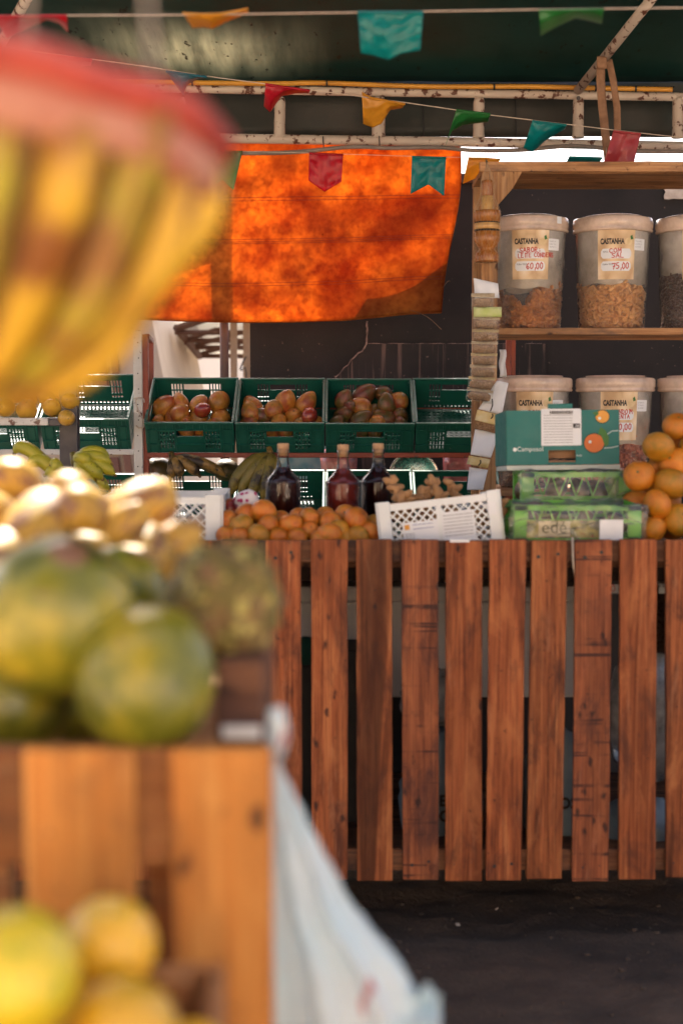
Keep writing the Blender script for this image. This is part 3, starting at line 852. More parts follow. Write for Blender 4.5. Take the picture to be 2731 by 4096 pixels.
def bunting(label, line, Yf, flags, r):
    m_ = line[len(line) // 2]
    root = thing('bunting', label, 'bunting', W(m_[0], m_[1], Yf(m_[0])), 'strings of plastic bunting')
    pts = []
    for (a, b) in zip(line, line[1:]):
        for k in range(5):
            x = a[0] + (b[0] - a[0]) * k / 5; y = a[1] + (b[1] - a[1]) * k / 5
            pts.append(W(x, y, Yf(x)))
    pts.append(W(*line[-1], Yf(line[-1][0])))
    mb = MB(); mb.tube(pts, r, 6); mb.build('string', Mt['string'], root, smooth=True)
    for k, (col, top, bot, blow, lab) in enumerate(flags):
        mb = MB()
        ph = k * 1.7
        def fp(u, v):
            a = lerp_poly(top, u); b = lerp_poly(bot, u)
            bend = v - 0.10 * math.sin(math.pi * v) * math.sin(u * 5 + ph)
            x = a[0] + (b[0] - a[0]) * bend; y = a[1] + (b[1] - a[1]) * bend
            dy = blow * v * v + 0.010 * v * math.sin(u * 7 + ph + 2 * v) + 0.006 * mn.noise(Vector((u * 5 + ph, v * 4, 0))) + 0.004 * abs(mn.noise(Vector((u * 9 + v * 4 + ph, v * 6 - u * 5, 2))))
            return W(x, y, Yf(a[0]) + dy)
        mb.grid(26, 20, fp)
        f_ = mb.build('flag', FM[col], root, smooth=True, solid=0.0003)
        f_['label'] = lab
        mb = MB(); mb.grid(12, 2, lambda u, v: W(lerp_poly(top, u)[0], lerp_poly(top, u)[1] - 2 + 9 * v, Yf(lerp_poly(top, u)[0]) - .003 - .002 * math.sin(v * 3)))
        mb.build('fold_over', FM[col], root, smooth=True, solid=0.0006)
    return root
bunting('nearest bunting string with large flags across the top of the stall', [(-300, 68), (270, 62), (730, 60), (1430, 50), (2155, 38), (3000, 28)], lambda x: 3.4, [
    ('red', [(-30, 62), (268, 60)], [(30, 148), (110, 112), (190, 80), (240, 95), (274, 130)], .10, 'crumpled dark red flag at the top left corner'),
    ('yellow', [(730, 50), (800, 55), (880, 54), (993, 33)], [(770, 112), (820, 110), (850, 116), (900, 90), (993, 52)], .10, 'yellow flag blown up on the nearest string'),
    ('teal', [(1430, 46), (1692, 46)], [(1443, 212), (1500, 224), (1555, 240), (1600, 214), (1680, 202)], .03, 'large teal flag hanging full on the nearest string'),
    ('green', [(2154, 40), (2414, 35)], [(2160, 144), (2225, 108), (2300, 72), (2350, 82), (2405, 96)], .10, 'green flag curled on the nearest string')], .0016)
bunting('bunting string running down to the right across the canopy pipes', [(-200, 150), (190, 212), (560, 262), (830, 305), (1060, 335), (1620, 410), (1960, 460), (2265, 497), (2452, 520), (2900, 570)], lambda x: 5.15 + .75 * (x / 2731), [
    ('pink', [(190, 214), (370, 236)], [(200, 258), (290, 266), (365, 262)], .10, 'pale red flag behind the hanging basket'),
    ('blue', [(664, 283), (828, 305)], [(690, 322), (735, 382), (748, 340), (790, 316), (820, 312)], .08, 'small blue flag beside the hanging basket'),
    ('red', [(1062, 334), (1240, 360)], [(1055, 425), (1080, 450), (1125, 386), (1180, 374), (1235, 374)], .10, 'twisted red flag left of the yellow one'),
    ('yellow', [(1447, 368), (1480, 388), (1620, 414)], [(1452, 496), (1490, 511), (1525, 495), (1560, 440), (1610, 432)], .06, 'yellow flag hanging before the pipe truss'),
    ('green', [(1824, 438), (1960, 454)], [(1776, 598), (1800, 530), (1850, 500), (1950, 488)], .08, 'green flag with a long trailing tip'),
    ('teal', [(2128, 482), (2264, 498)], [(2092, 592), (2128, 608), (2180, 562), (2258, 516)], .08, 'teal flag curled above the wooden shelf'),
    ('pink', [(2452, 522), (2562, 534)], [(2400, 690), (2440, 728), (2480, 740), (2515, 726)], .02, 'pink red flag hanging behind the shelf top beam')], .0019)
bunting('farthest bunting string hanging in front of the orange tarpaulin', [(500, 596), (850, 602), (1236, 612), (1647, 625), (1870, 630), (2275, 630), (2900, 660)], lambda x: 6.40, [
    ('green', [(826, 602), (970, 605)], [(820, 757), (891, 721), (934, 761)], .02, 'green swallow tailed flag at the left of the tarpaulin'),
    ('red', [(1236, 611), (1372, 617)], [(1234, 722), (1298, 768), (1366, 726)], .015, 'red pointed flag in front of the orange tarpaulin'),
    ('teal', [(1647, 625), (1783, 629)], [(1641, 776), (1712, 738), (1775, 784)], .015, 'teal swallow tailed flag before the orange tarpaulin'),
    ('yellow', [(1872, 630), (2000, 636)], [(1850, 735), (1905, 712), (1975, 690)], .05, 'yellow flag at the corner of the wooden shelf'),
    ('teal', [(2275, 626), (2408, 630)], [(2262, 652), (2330, 650), (2395, 654)], .10, 'teal flag blown flat behind the shelf beam'),
    ('red', [(2680, 656), (2780, 660)], [(2670, 745), (2720, 705), (2775, 750)], .03, 'small red flag at the right edge behind the beam')], .0016)

# unseen awning above the frame, added and shaped to shade the near stand
mb = MB(); mb.grid(30, 16, lambda u, v: (-2.2 + 3.4 * u, 1.35 + (1.4 + .45 * min(1, max(0, (-2.2 + 3.4 * u + .48) / .12))) * v, 2.62 + .10 * math.sin(v * 3.14) + .02 * math.sin(u * 14)))
mb.build('shade_awning', sheet('shade_awning_canvas', (0.10, 0.11, 0.09), (0.07, 0.08, 0.07), 0.1, 3), smooth=True, solid=.002, label='unseen canvas awning added to shade the near coconut stand', cat='awning')
# ================================================================== rack with green crates
AL = R(32)
def slots(cx, z0, cols, rows, sw, sh, gx, gz):
    return [(cx + i * gx - sw / 2, cx + i * gx + sw / 2, z0 + j * gz, z0 + j * gz + sh) for i in range(cols) for j in range(rows)]
CW, CL, CH = 0.378, 0.37, 0.15
def make_crate():
    root = thing('plastic_crate', 'x', 'crate', (0, 0, 0), None, (AL, 0, 0))
    h = CW / 2; gm = Mt['green_plastic']
    # front: central grip opening, slot groups, ribs
    hs = [(-.058, .058, .083, .112)]
    for sx in (-1, 1):
        hs += slots(sx * .098 - .027, .022, 5, 4, .0065, .016, .0135, .023)
    mb = MB(); mb.panel(-h, h, 0, CH, hs, .004); f = mb.build('front_panel', gm, root, local=True)
    mb = MB()
    for x in (-h + .012, -h + .05, -.142, -.062, .062, .142, h - .05, h - .012): mb.box((x, -.003, CH / 2), (.004, .007, CH - .004))
    mb.box((0, -.0035, .045), (CW, .008, .004)); mb.box((0, -.0035, .118), (CW - .01, .006, .004))
    for sx in (-1, 1): mb.box((sx * .10, -.0032, .083), (.085, .006, .004), (0, sx * .45, 0))
    for i in range(12): mb.box((-h + .03 + i * (CW - .06) / 11, -.003, CH - .016), (.0035, .006, .026))
    mb.build('rib', gm, f, local=True)
    f.children[0].location -= f.location
    hs = [(-.057, .057, .098, .127)]
    for sx in (-1, 1):
        hs += slots(sx * .088 - .021, .062, 4, 2, .0085, .030, .0135, .036)
        hs += slots(sx * .088 - .021, .040, 4, 1, .0085, .010, .0135, .02)
    hs += slots(-.13, .012, 16, 1, .008, .009, .0173, .02)
    mb = MB(); mb.panel(-h, h, 0, CH, hs, .004, Matrix.Translation((0, CL - .004, 0))); mb.build('back_panel', gm, root, local=True)
    for sx in (-1, 1):
        hs = [(.13, .24, .098, .125)] + slots(.05, .03, 6, 3, .007, .02, .013, .03) + slots(.255, .03, 6, 3, .007, .02, .013, .03)
        mb = MB(); mb.panel(.006, CL - .006, .002, CH, hs, .004, Matrix.Translation((sx * (h - .002) + .002, 0, 0)) @ Matrix.Rotation(R(90), 4, 'Z')); mb.build('side_panel', gm, root, local=True)
    hs = slots(-h + .030, .03, 15, 13, .0125, .0055, .0226, .0245)
    mb = MB(); mb.panel(-h + .004, h - .004, .005, CL - .005, hs, .004, Matrix.Translation((0, 0, .004)) @ Matrix.Rotation(R(-90), 4, 'X')); mb.build('floor', gm, root, local=True)
    mb = MB(); T = .012
    mb.box((0, -.002, CH + .002), (CW + .006, .014, .010)); mb.box((0, CL, CH + .002), (CW + .006, .014, .010))
    for sx in (-1, 1): mb.box((sx * (h - .001), CL / 2, CH + .0015), (T, CL - .016, .010))
    mb.build('rim', gm, root, local=True, bevel=.003)
    for sx in (-1, 1):
        for y in (.008, CL - .008):
            mb = MB(); mb.box((sx * (h - .006), y, CH / 2 - .002), (.016, .018, CH - .006)); mb.build('corner', gm, root, local=True, bevel=.004)
    return root
crate0 = make_crate()
crates = []
def place_crate(px, py, Y, label, first=False, group='green plastic crates tilted on the rack', dx=0):
    o = crate0 if first else copy_tree(crate0)
    o.location = W(px, py, Y); o.location.x += dx
    tag(o, label, 'crate', group); crates.append(o); return o
place_crate(765, 1810, 6.2, 'green plastic crate of yellow and red mangoes beside the red upright', True)
place_crate(1122, 1812, 6.2, 'green plastic crate of orange mangoes, second of the mango crates')
place_crate(1478, 1814, 6.2, 'green plastic crate of greenish brown mangoes, right of the other mango crates')
place_crate(1834, 1812, 6.2, 'empty green plastic crate behind the hanging spice packets')
place_crate(352, 1796, 6.2, 'empty green plastic crate left of the white upright')
place_crate(-12, 1800, 6.2, 'green plastic crate at the left edge behind the yellow mangoes')
LR = 'green plastic crates tilted on the lower rack'
place_crate(352, 2205, 6.2, 'lower green plastic crate under the left empty one', group=LR)
place_crate(765, 2190, 6.2, 'lower green plastic crate behind the left white crate', group=LR)
place_crate(1122, 2190, 6.2, 'lower green plastic crate behind the first corked bottle', group=LR)
place_crate(1478, 2190, 6.2, 'lower green plastic crate behind the middle and right bottles', group=LR)
place_crate(1834, 2192, 6.2, 'lower green plastic crate behind the ginger in the tilted white crate', group=LR)

def zat(py, Y): return W(0, py, Y).z
rk = thing('crate_rack', 'red painted steel rack carrying the mango crates', 'rack', (W(1200, 1800, 6.3).x, 6.35, 0))
xL, xR = W(590, 1800, 6.2).x, W(2030, 1800, 6.2).x
for (py, Y, w) in ((1820, 6.19, .022), (1822 + 380, 6.19, .022)):
    z = zat(py, Y)
    mb = MB(); mb.span((xL, Y - .004, z - .012), (xR, Y + .024, z + .010)); mb.build('shelf_rail', Mt['paint_red'], rk, bevel=.003)
    mb = MB(); mb.span((xL, 6.50, z + .185), (xR, 6.53, z + .206)); mb.build('back_rail', Mt['paint_red'], rk, bevel=.003)
for px, Y, py in ((584, 6.22, 1338), (605, 6.56, 1356), (2030, 6.3, 1240), (2050, 6.56, 1240)):
    p = W(px, 1500, Y); wd = (11 if px < 2000 else 9) * S(Y)
    mb = MB(); mb.span((p.x - wd, Y - .015, 0), (p.x + wd, Y + .015, zat(py, Y))); mb.build('upright', Mt['paint_red'], rk, bevel=.003)
mb = MB(); mb.bar(W(588, 1345, 6.22), W(606, 1362, 6.56), .022, .022); mb.build('top_brace', Mt['paint_red'], rk, bevel=.003)
lk = thing('side_rack', 'worn white steel rack left of the red rack, holding an empty crate', 'rack', (W(300, 1800, 6.3).x, 6.35, 0))
p = W(553, 1500, 6.2)
mb = MB(); mb.span((p.x - .019, 6.185, 0), (p.x + .019, 6.205, zat(1320, 6.2))); mb.build('upright', Mt['paint_white'], lk, bevel=.003)
for k in range(9):
    mb = MB(); q = W(552 + (k % 2) * 3, 1370 + 62 * k, 6.183); mb.tube([q + Vector((0, .004, 0)), q + Vector((0, -.0015, 0))], .003, 6); mb.build('bolt_hole', Mt['black'], lk)
for py in (1806, 2215):
    z = zat(py, 6.19)
    mb = MB(); mb.span((-2.4, 6.188, z - .014), (p.x - .019, 6.214, z + .010)); mb.build('shelf_rail', Mt['paint_white'], lk, bevel=.003)
    mb = MB(); mb.span((-2.4, 6.5, z + .185), (p.x - .019, 6.53, z + .206)); mb.build('back_rail', Mt['paint_white'], lk, bevel=.003)
mb = MB(); mb.span((W(-260, 0, 6.25).x, 6.22, 0), (W(-235, 0, 6.25).x, 6.25, 1.6)); mb.build('upright', Mt['paint_white'], lk, bevel=.003)
# rope hook tied to the upright
mb = MB(); mb.tube(polyY([(572, 1592), (555, 1590), (545, 1602), (548, 1625), (562, 1660), (577, 1685), (574, 1708), (560, 1713), (545, 1702)], 6.165, 6), .0035, 6)
mb.tube(polyY([(535, 1594), (560, 1590), (575, 1596), (578, 1610)], 6.165, 4), .003, 5)
mb.build('rope_loop', Mt['rope'], smooth=True, label='pale rope loop knotted on the white rack upright', cat='rope')

# ------------------------------------------------------------------ fruit meshes and materials
def mango_fn(seed):
    def f(p):
        z = p.z
        k = 1 - .16 * z - .05 * z * z
        x = p.x * k * .86 + .13 * z * z; y = p.y * k * .80
        d = 1 + .03 * mn.noise(Vector((p.x * 1.6 + seed, p.y * 1.6, p.z * 1.6)))
        return Vector((x * d, y * d, z * 1.12 * d))
    return f
def citrus_fn(seed):
    def f(p):
        r2 = math.hypot(p.x, p.y)
        dim = .13 * math.exp(-(r2 / .22) ** 2)
        rib = 1 + .010 * math.cos(10 * math.atan2(p.y, p.x)) * r2
        d = (1 + .045 * mn.noise(Vector((p.x * 1.4 + seed, p.y * 1.4, p.z * 1.4)))) * rib
        return Vector((p.x * d, p.y * d, (p.z * .84 - (dim if p.z > 0 else -dim * .8)) * d))
    return f
def coco_fn(seed):
    def f(p):
        a = math.atan2(p.y, p.x); r2 = math.hypot(p.x, p.y)
        d = 1 + .05 * math.cos(3 * a + seed) * r2 + .04 * mn.noise(Vector((p.x * 1.3 + seed, p.y * 1.3, p.z * 1.3)))
        return Vector((p.x * d, p.y * d, p.z * 1.06 * d))
    return f
def papaya_fn(seed):
    def f(p):
        k = 1 - .18 * p.z
        d = 1 + .07 * mn.noise(Vector((p.x * 1.8 + seed, p.y * 1.8, p.z * 1.8)))
        return Vector((p.x * k * d * .85, p.y * k * d * .85, p.z * 1.2 * d))
    return f
def fmesh(name, fn, mat, rings=16, segs=22):
    mb = MB(); mb.ball(fn=fn, rings=rings, segs=segs); return mb.mesh(name, mat, True)

def fruit_mat(name, cols, scale=1.3, rough=0.38, specks=None, pole=None, bump=0.06, bs=40, rnd=.14, spec=.5, coat=0.0, blush=None):
    t = NT(name)
    v = t.coord()
    n = t.noise(v, scale, 4, 0.55)
    k = len(cols)
    c = t.ramp(n, [(0.32 + 0.36 * i / max(1, k - 1), q) for i, q in enumerate(cols)])
    if blush:
        b = t.noise(t.coord((1.0, 1.0, 1.0)), .9, 2)
        c = t.mix(t.rv(b, .5, .68, 0, .8), c, blush)
    c = t.mix(t.rv(t.noise(v, 7, 4, .6), .5, .8, 0, .35), c, tuple(q * .5 for q in cols[0]))
    if specks:
        c = t.mix(t.rv(t.noise(v, specks[1], 3, .6), specks[2], specks[2] + .04, 0, .9), c, specks[0])
    if pole:
        sp = t.n('ShaderNodeSeparateXYZ'); tc = t.n('ShaderNodeTexCoord'); t.l(tc.outputs['Object'], sp.inputs[0])
        r2 = t.math('SQRT', t.math('ADD', t.math('POWER', sp.outputs[0], 2.0), t.math('POWER', sp.outputs[1], 2.0)))
        kk = t.math('MULTIPLY', t.rv(r2, pole[1], pole[1] * 1.5, 1, 0), t.rv(sp.outputs[2], 0.1, 0.2))
        c = t.mix(kk, c, pole[0])
    c = t.val(c, rnd)
    t.base(c, rough, spec)
    t.b.inputs['Coat Weight'].default_value = coat
    t.b.inputs['Coat Roughness'].default_value = 0.2
    t.bump(t.noise(v, bs, 3), bump, 0.02)
    return t.m
dk = (0.03, 0.015, 0.01)
FMt = {
 'mango_y': fruit_mat('ripe_mango_skin', [(0.34, 0.15, 0.02), (0.52, 0.22, 0.03), (0.42, 0.11, 0.02)], specks=(dk, 6, .69), pole=(dk, .06), blush=(0.30, 0.03, 0.02)),
 'mango_o': fruit_mat('orange_mango_skin', [(0.22, 0.12, 0.02), (0.45, 0.19, 0.03), (0.38, 0.09, 0.025)], specks=(dk, 6, .69), pole=(dk, .06), blush=(0.26, 0.03, 0.03)),
 'mango_r': fruit_mat('red_mango_skin', [(0.24, 0.02, 0.025), (0.30, 0.035, 0.02), (0.34, 0.09, 0.02)], pole=(dk, .06), rough=.26, coat=.3),
 'mango_g': fruit_mat('green_mango_skin', [(0.07, 0.075, 0.014), (0.14, 0.08, 0.018), (0.20, 0.06, 0.025)], specks=((0.25, 0.17, 0.08), 11, .72), pole=(dk, .06), blush=(0.20, 0.035, 0.03)),
 'mango_b': fruit_mat('yellow_mango_skin', [(0.50, 0.29, 0.035), (0.56, 0.33, 0.04), (0.46, 0.22, 0.03)], specks=((0.05, 0.03, 0.01), 5, .66), pole=(dk, .05)),
 'mandarin': fruit_mat('mandarin_peel', [(0.52, 0.15, 0.008), (0.60, 0.20, 0.010), (0.48, 0.19, 0.014)], specks=((0.10, 0.06, 0.015), 5, .70), pole=((0.10, 0.12, 0.03), .07), bump=.25, bs=26),
 'mandarin_g': fruit_mat('green_tinged_mandarin_peel', [(0.30, 0.17, 0.010), (0.48, 0.20, 0.012), (0.36, 0.18, 0.014)], specks=((0.10, 0.06, 0.015), 5, .68), pole=((0.10, 0.12, 0.03), .07), bump=.25, bs=26),
 'orange': fruit_mat('small_orange_peel', [(0.46, 0.11, 0.010), (0.56, 0.17, 0.012), (0.42, 0.19, 0.018)], specks=((0.10, 0.05, 0.015), 5, .71), pole=((0.08, 0.07, 0.02), .07), bump=.22, bs=26),
 'coconut': fruit_mat('green_coconut_husk', [(0.055, 0.080, 0.007), (0.19, 0.19, 0.013), (0.40, 0.32, 0.022)], scale=1.0, rough=.34, specks=((0.20, 0.10, 0.05), 3, .66), pole=((0.22, 0.11, 0.06), .2), coat=.25),
 'papaya': fruit_mat('mottled_yellow_fruit_skin', [(0.46, 0.25, 0.022), (0.50, 0.30, 0.045), (0.42, 0.21, 0.02)], scale=1.9, rough=.5, specks=((0.26, 0.13, 0.06), 1.9, .53), bump=.12, bs=8),
 'lemon': fruit_mat('yellow_lemon_peel', [(0.62, 0.36, 0.015), (0.70, 0.41, 0.022), (0.66, 0.35, 0.015)], rough=.3, bump=.12, bs=30, coat=.3),
 'lime': fruit_mat('green_yellow_lemon_peel', [(0.36, 0.36, 0.015), (0.62, 0.48, 0.02), (0.68, 0.50, 0.03)], rough=.3, bump=.12, bs=30, coat=.3),
 'soursop': fruit_mat('olive_bumpy_skin', [(0.075, 0.070, 0.014), (0.16, 0.125, 0.024), (0.22, 0.11, 0.045)], scale=2.6, rough=.6, specks=((0.42, 0.36, 0.10), 3.2, .57), bump=.5, bs=7, blush=(0.20, 0.10, 0.06)),
 'pumpkin': fruit_mat('dark_pumpkin_skin', [(0.05, 0.045, 0.012), (0.11, 0.065, 0.02)], scale=2, rough=.4),
}
FM_ = {}
def FMESH(kind, shape, i):
    k = (kind, shape, i)
    if k not in FM_:
        fn = {'mango': mango_fn, 'citrus': citrus_fn, 'coco': coco_fn, 'papaya': papaya_fn}[shape](i * 3.7 + 1)
        FM_[k] = fmesh(kind, fn, FMt[kind])
    return FM_[k]
def fruit(name, kind, shape, loc, r, label, cat, group, rot=None, var=3, sc=(1, 1, 1)):
    rot = rot or (random.uniform(-1.2, 1.2), random.uniform(-1.2, 1.2), random.uniform(0, 6.28))
    return ob(name, FMESH(kind, shape, random.randrange(var)), loc, rot, tuple(r * q for q in sc), None, label, cat, group)

# mangoes lying in the tilted crates
NRM = Vector((0, -math.sin(AL), math.cos(AL)))
P0 = W(1000, 1810, 6.2)
def crate_mangoes(lst, kinds, label, group):
    labs = rowlabels(lst, label + ', %s', [(1618, 'top'), (1645, 'upper'), (1680, 'middle'), (1712, 'front'), (9999, 'grip hole')])
    for i, (px, py, r) in enumerate(lst):
        d = .052 if py > 1652 else (.085 if py > 1618 else .10)
        p = Wp(px, py, P0 + NRM * d, NRM)
        k = kinds[i % len(kinds)]
        fruit('mango', k, 'mango', p, r * S(p.y) * 1.10, labs[i], 'mango', group)
crate_mangoes([(656, 1624, 44), (723, 1611, 36), (797, 1618, 40), (879, 1605, 46), (720, 1652, 40), (694, 1669, 40), (790, 1669, 43), (883, 1672, 44), (633, 1688, 30), (745, 1690, 35), (742, 1722, 34), (806, 1722, 34), (850, 1700, 30)],
              ['mango_y', 'mango_y', 'mango_o', 'mango_y'], 'yellow red mango in the left mango crate', 'mangoes in the first mango crate')
p = Wp(811, 1640, P0 + NRM * .11, NRM)
fruit('mango', 'mango_r', 'mango', p, .040, 'glossy dark red mango among yellow ones in the first mango crate', 'mango', None, (1.2, .3, .6))
crate_mangoes([(1010, 1624, 40), (1141, 1608, 46), (1227, 1611, 42), (1100, 1637, 42), (1048, 1669, 42), (1000, 1650, 40), (997, 1690, 38), (1115, 1690, 38), (1176, 1669, 42), (1208, 1698, 34), (1110, 1660, 36), (1090, 1724, 32), (1140, 1724, 32), (1266, 1690, 30)],
              ['mango_o', 'mango_y', 'mango_o', 'mango_o', 'mango_g', 'mango_o'], 'orange brown mango in middle mango crate', 'mangoes in the second mango crate')
p = Wp(1240, 1660, P0 + NRM * .10, NRM)
fruit('mango', 'mango_r', 'mango', p, .043, 'glossy red mango at the right side of the second mango crate', 'mango', None, (.3, .9, 1.6))
crate_mangoes([(1374, 1599, 38), (1457, 1580, 46), (1441, 1627, 42), (1377, 1663, 42), (1441, 1684, 44), (1348, 1692, 34), (1532, 1575, 34), (1592, 1602, 38), (1545, 1618, 40), (1536, 1676, 42), (1596, 1664, 38), (1487, 1654, 36), (1507, 1694, 38), (1603, 1695, 28), (1400, 1630, 34), (1450, 1726, 30), (1500, 1724, 32)],
              ['mango_g', 'mango_g', 'mango_o', 'mango_g', 'mango_g'], 'greenish brown mango in right mango crate', 'mangoes in the third mango crate')

# yellow mangoes heaped on the white ledge at the left
led = thing('white_ledge', 'chipped white painted ledge holding yellow mangoes at the left edge', 'shelf', W(60, 1700, 5.1))
a_ = W(-260, 1672, 5.02); b_ = W(192, 1672, 5.02)
mb = MB(); mb.span((a_.x, 5.02, a_.z - .026), (b_.x, 5.34, a_.z)); mb.build('board', Mt['paint_white'], led, bevel=.003)
mb = MB(); mb.span((b_.x + .001, 5.03, a_.z - .028), (b_.x + .045, 5.32, a_.z - .004)); mb.build('bracket', Mt['dark_steel'], led, bevel=.003)
YM = [(239, 1563, 40, .12), (182, 1588, 40, .1), (281, 1605, 42, .06), (207, 1630, 42, .04), (268, 1672, 40, -.02), (108, 1638, 48, .05), (20, 1630, 46, .06), (60, 1580, 42, .10), (-50, 1640, 44, .06), (130, 1590, 40, .14), (110, 1540, 40, .14)]
YL = rowlabels(YM, 'speckled yellow mango on white ledge, %s', [(1570, 'top'), (1612, 'upper'), (1655, 'lower'), (9999, 'hanging')])
for i, (px, py, r, dy) in enumerate(YM):
    p = W(px, py, 5.05 + dy)
    fruit('mango', 'mango_b', 'mango', p, r * S(p.y), YL[i], 'mango', 'yellow mangoes on the white ledge', (random.uniform(1.0, 1.9), 0, random.uniform(-1.0, .9)))
mb = MB(); p = W(281, 1900, 5.12); mb.span((p.x - .033, 5.10, 0), (p.x + .033, 5.15, zat(1000, 5.12)))
mb.build('steel_post', Mt['dark_steel'], label='square dark steel post beside the yellow mangoes', cat='post', base=True, bevel=.004)

# things under the crate shelf
def dish(name, px, py, Y, r, mat, label, cat, tilt=80):
    mb = MB(); M = Matrix.Translation(W(px, py, Y)) @ Matrix.Rotation(R(tilt), 4, 'X')
    mb.lathe([(0.0, 0), (r * .45, 0.0), (r * .5, .006), (r * .9, .03), (r, .05), (r * .985, .052), (r * .88, .034), (r * .48, .010), (0.0, .006)], 36, M=M)
    return mb.build(name, mat, smooth=True, label=label, cat=cat)
dish('metal_basin', 1652, 1912, 6.62, .118, Mt['rim'], 'round aluminium basin propped under the crate shelf', 'basin')
pinkm = thin_plastic('pink_plastic', (0.75, 0.22, 0.22), 0.75, 0.2)
for px, w, lab in ((1355, 78, 'pink plastic pot under the shelf between two bottles'), (1835, 70, 'pink plastic pot under the shelf left of the hanging cards')):
    mb = MB(); c_ = W(px, 1960, 6.65); r = w * S(6.65)
    mb.lathe([(r * .8, 0), (r * .86, .02), (r * .95, .12), (r, .19), (r * .97, .19), (r * .9, .12), (r * .8, .02)], 28, c=c_)
    mb.build('plastic_pot', pinkm, smooth=True, label=lab, cat='pot', base=True)
mb = MB(); mb.box(W(1180, 1850, 6.95), (.30, .02, .16)); mb.build('blue_sheet', pm('blue_white_print', (0.45, 0.60, 0.68), (0.15, 0.35, 0.50), 14, 0.6), label='pale blue printed sheet behind the rack under the crates', cat='sheet')

fruit('pumpkin', 'pumpkin', 'citrus', W(632, 1880, 6.32), .068, 'dark green brown pumpkin in the lower crate near the red upright', 'pumpkin', None, (.3, 0, 0))
fruit('pumpkin', 'pumpkin', 'citrus', W(905, 1880, 6.42), .060, 'dark pumpkin behind the black plantains', 'pumpkin', None, (.2, .1, 0))

# ------------------------------------------------------------------ bananas
def banana_mat(name, a, b, tip, dark=None):
    t = NT(name); v = t.coord()
    c = t.ramp(t.noise(v, 22, 4), [(0.35, a), (0.65, b)])
    c = t.mix(t.rv(t.noise(v, 60, 3, .6), .66, .72, 0, .8), c, tip)
    if dark: c = t.mix(t.rv(t.noise(t.coord((1, 1, 1)), 14, 4, .6), dark, dark + .12, 0, .95), c, (0.018, 0.012, 0.008))
    t.base(c, .42, .45); return t.m
BM = {'green': banana_mat('green_yellow_banana', (0.30, 0.29, 0.018), (0.44, 0.38, 0.026), (0.05, 0.04, 0.01)),
      'black': banana_mat('blackened_plantain', (0.30, 0.17, 0.035), (0.20, 0.12, 0.03), (0.02, 0.015, 0.01), .46),
      'mixed': banana_mat('dark_green_plantain', (0.16, 0.13, 0.02), (0.24, 0.18, 0.035), (0.02, 0.015, 0.01), .52)}
def banana_bunch(label, stem, Y, fingers, mat, r0):
    root = thing('banana_bunch', label, 'bananas', W(stem[0], stem[1], Y))
    mb = MB(); s0 = W(stem[0], stem[1], Y)
    mb.tube([s0 + Vector((-.008, .01, .028)), s0, s0 + Vector((.01, 0, -.02))], [.011, .015, .018], 8)
    mb.build('stalk', BM['black'] if mat != 'green' else BM['mixed'], root, smooth=True)
    for k, (mid, tip, dy) in enumerate(fingers):
        a = W(stem[0], stem[1], Y); m = W(mid[0], mid[1], Y - dy); e = W(tip[0], tip[1], Y - dy * .8)
        pts = []; rs = []
        for i in range(15):
            s_ = i / 14
            p = a * (1 - s_) ** 2 + m * 2 * s_ * (1 - s_) + e * s_ * s_
            pts.append(p); rs.append(r0 * max(.12, min(1, (.32 + 2.6 * s_)) * (1 if s_ < .72 else max(.1, 1 - ((s_ - .72) / .28) ** 2 * .88))))
        mb = MB(); mb.tube(pts, rs, 7); f_ = mb.build('banana', BM[mat], root, smooth=True)
        mb = MB(); mb.ball(pts[-1], (r0 * .28,) * 3, 6, 8); mb.build('tip', BM['black'], f_, smooth=True)
banana_bunch('green yellow banana bunch right of the dark post', (300, 1845), 4.75, [((380, 1770), (438, 1842), .0), ((370, 1800), (448, 1856), .02), ((330, 1810), (362, 1862), .05), ((360, 1850), (412, 1918), .06), ((400, 1840), (462, 1902), .03), ((340, 1880), (380, 1950), .05), ((370, 1900), (440, 1960), .02)], 'green', .022)
banana_bunch('green bananas left of the dark post', (240, 1930), 4.7, [((90, 1730), (58, 1815), -.02), ((170, 1790), (110, 1870), .0), ((230, 1840), (205, 1860), .06), ((250, 1860), (180, 1900), .05)], 'green', .024)
banana_bunch('blackened plantain bunch above the left white crate', (690, 1835), 6.15, [((800, 1830), (905, 1905), .03), ((780, 1830), (870, 1880), .05), ((750, 1840), (800, 1905), .06), ((720, 1850), (720, 1910), .07), ((700, 1860), (680, 1915), .05)], 'black', .026)
banana_bunch('dark spotted plantain bunch behind the first bottle', (1082, 1815), 6.1, [((960, 1850), (920, 1985), .04), ((1000, 1860), (960, 1990), .06), ((1040, 1880), (1000, 2000), .08), ((1080, 1880), (1050, 2000), .09), ((1110, 1880), (1120, 1990), .06)], 'mixed', .030)

# ================================================================== wooden shelf with nut jars
YS = 5.42
sh = thing('wooden_shelf', 'pine shelf unit with corner gusset carrying large nut jars', 'shelf', (W(2300, 1500, 5.6).x, 5.6, 0))
xp0, xp1 = W(1926, 1000, YS).x, W(1990, 1000, YS).x
zt_, zu = zat(650, YS), zat(690, YS)
mb = MB(); mb.span((xp0, YS, 0), (xp1, YS + .045, zt_ - .003)); mb.build('post', Mt['shelf_z'], sh, bevel=.003)
mb = MB(); mb.span((xp0, YS + .36, 0), (xp1, YS + .40, zt_ - .003)); mb.build('post', Mt['shelf_z'], sh, bevel=.003)
mb = MB(); mb.span((xp0 - .012, YS - .022, zu), (2.3, YS - .001, zt_)); mb.build('top_beam', Mt['shelf_x'], sh, bevel=.003)
mb = MB(); mb.span((xp0, YS + .046, zu + .003), (2.3, YS + .42, zu + .024)); mb.build('top_board', Mt['shelf_x'], sh, bevel=.002)
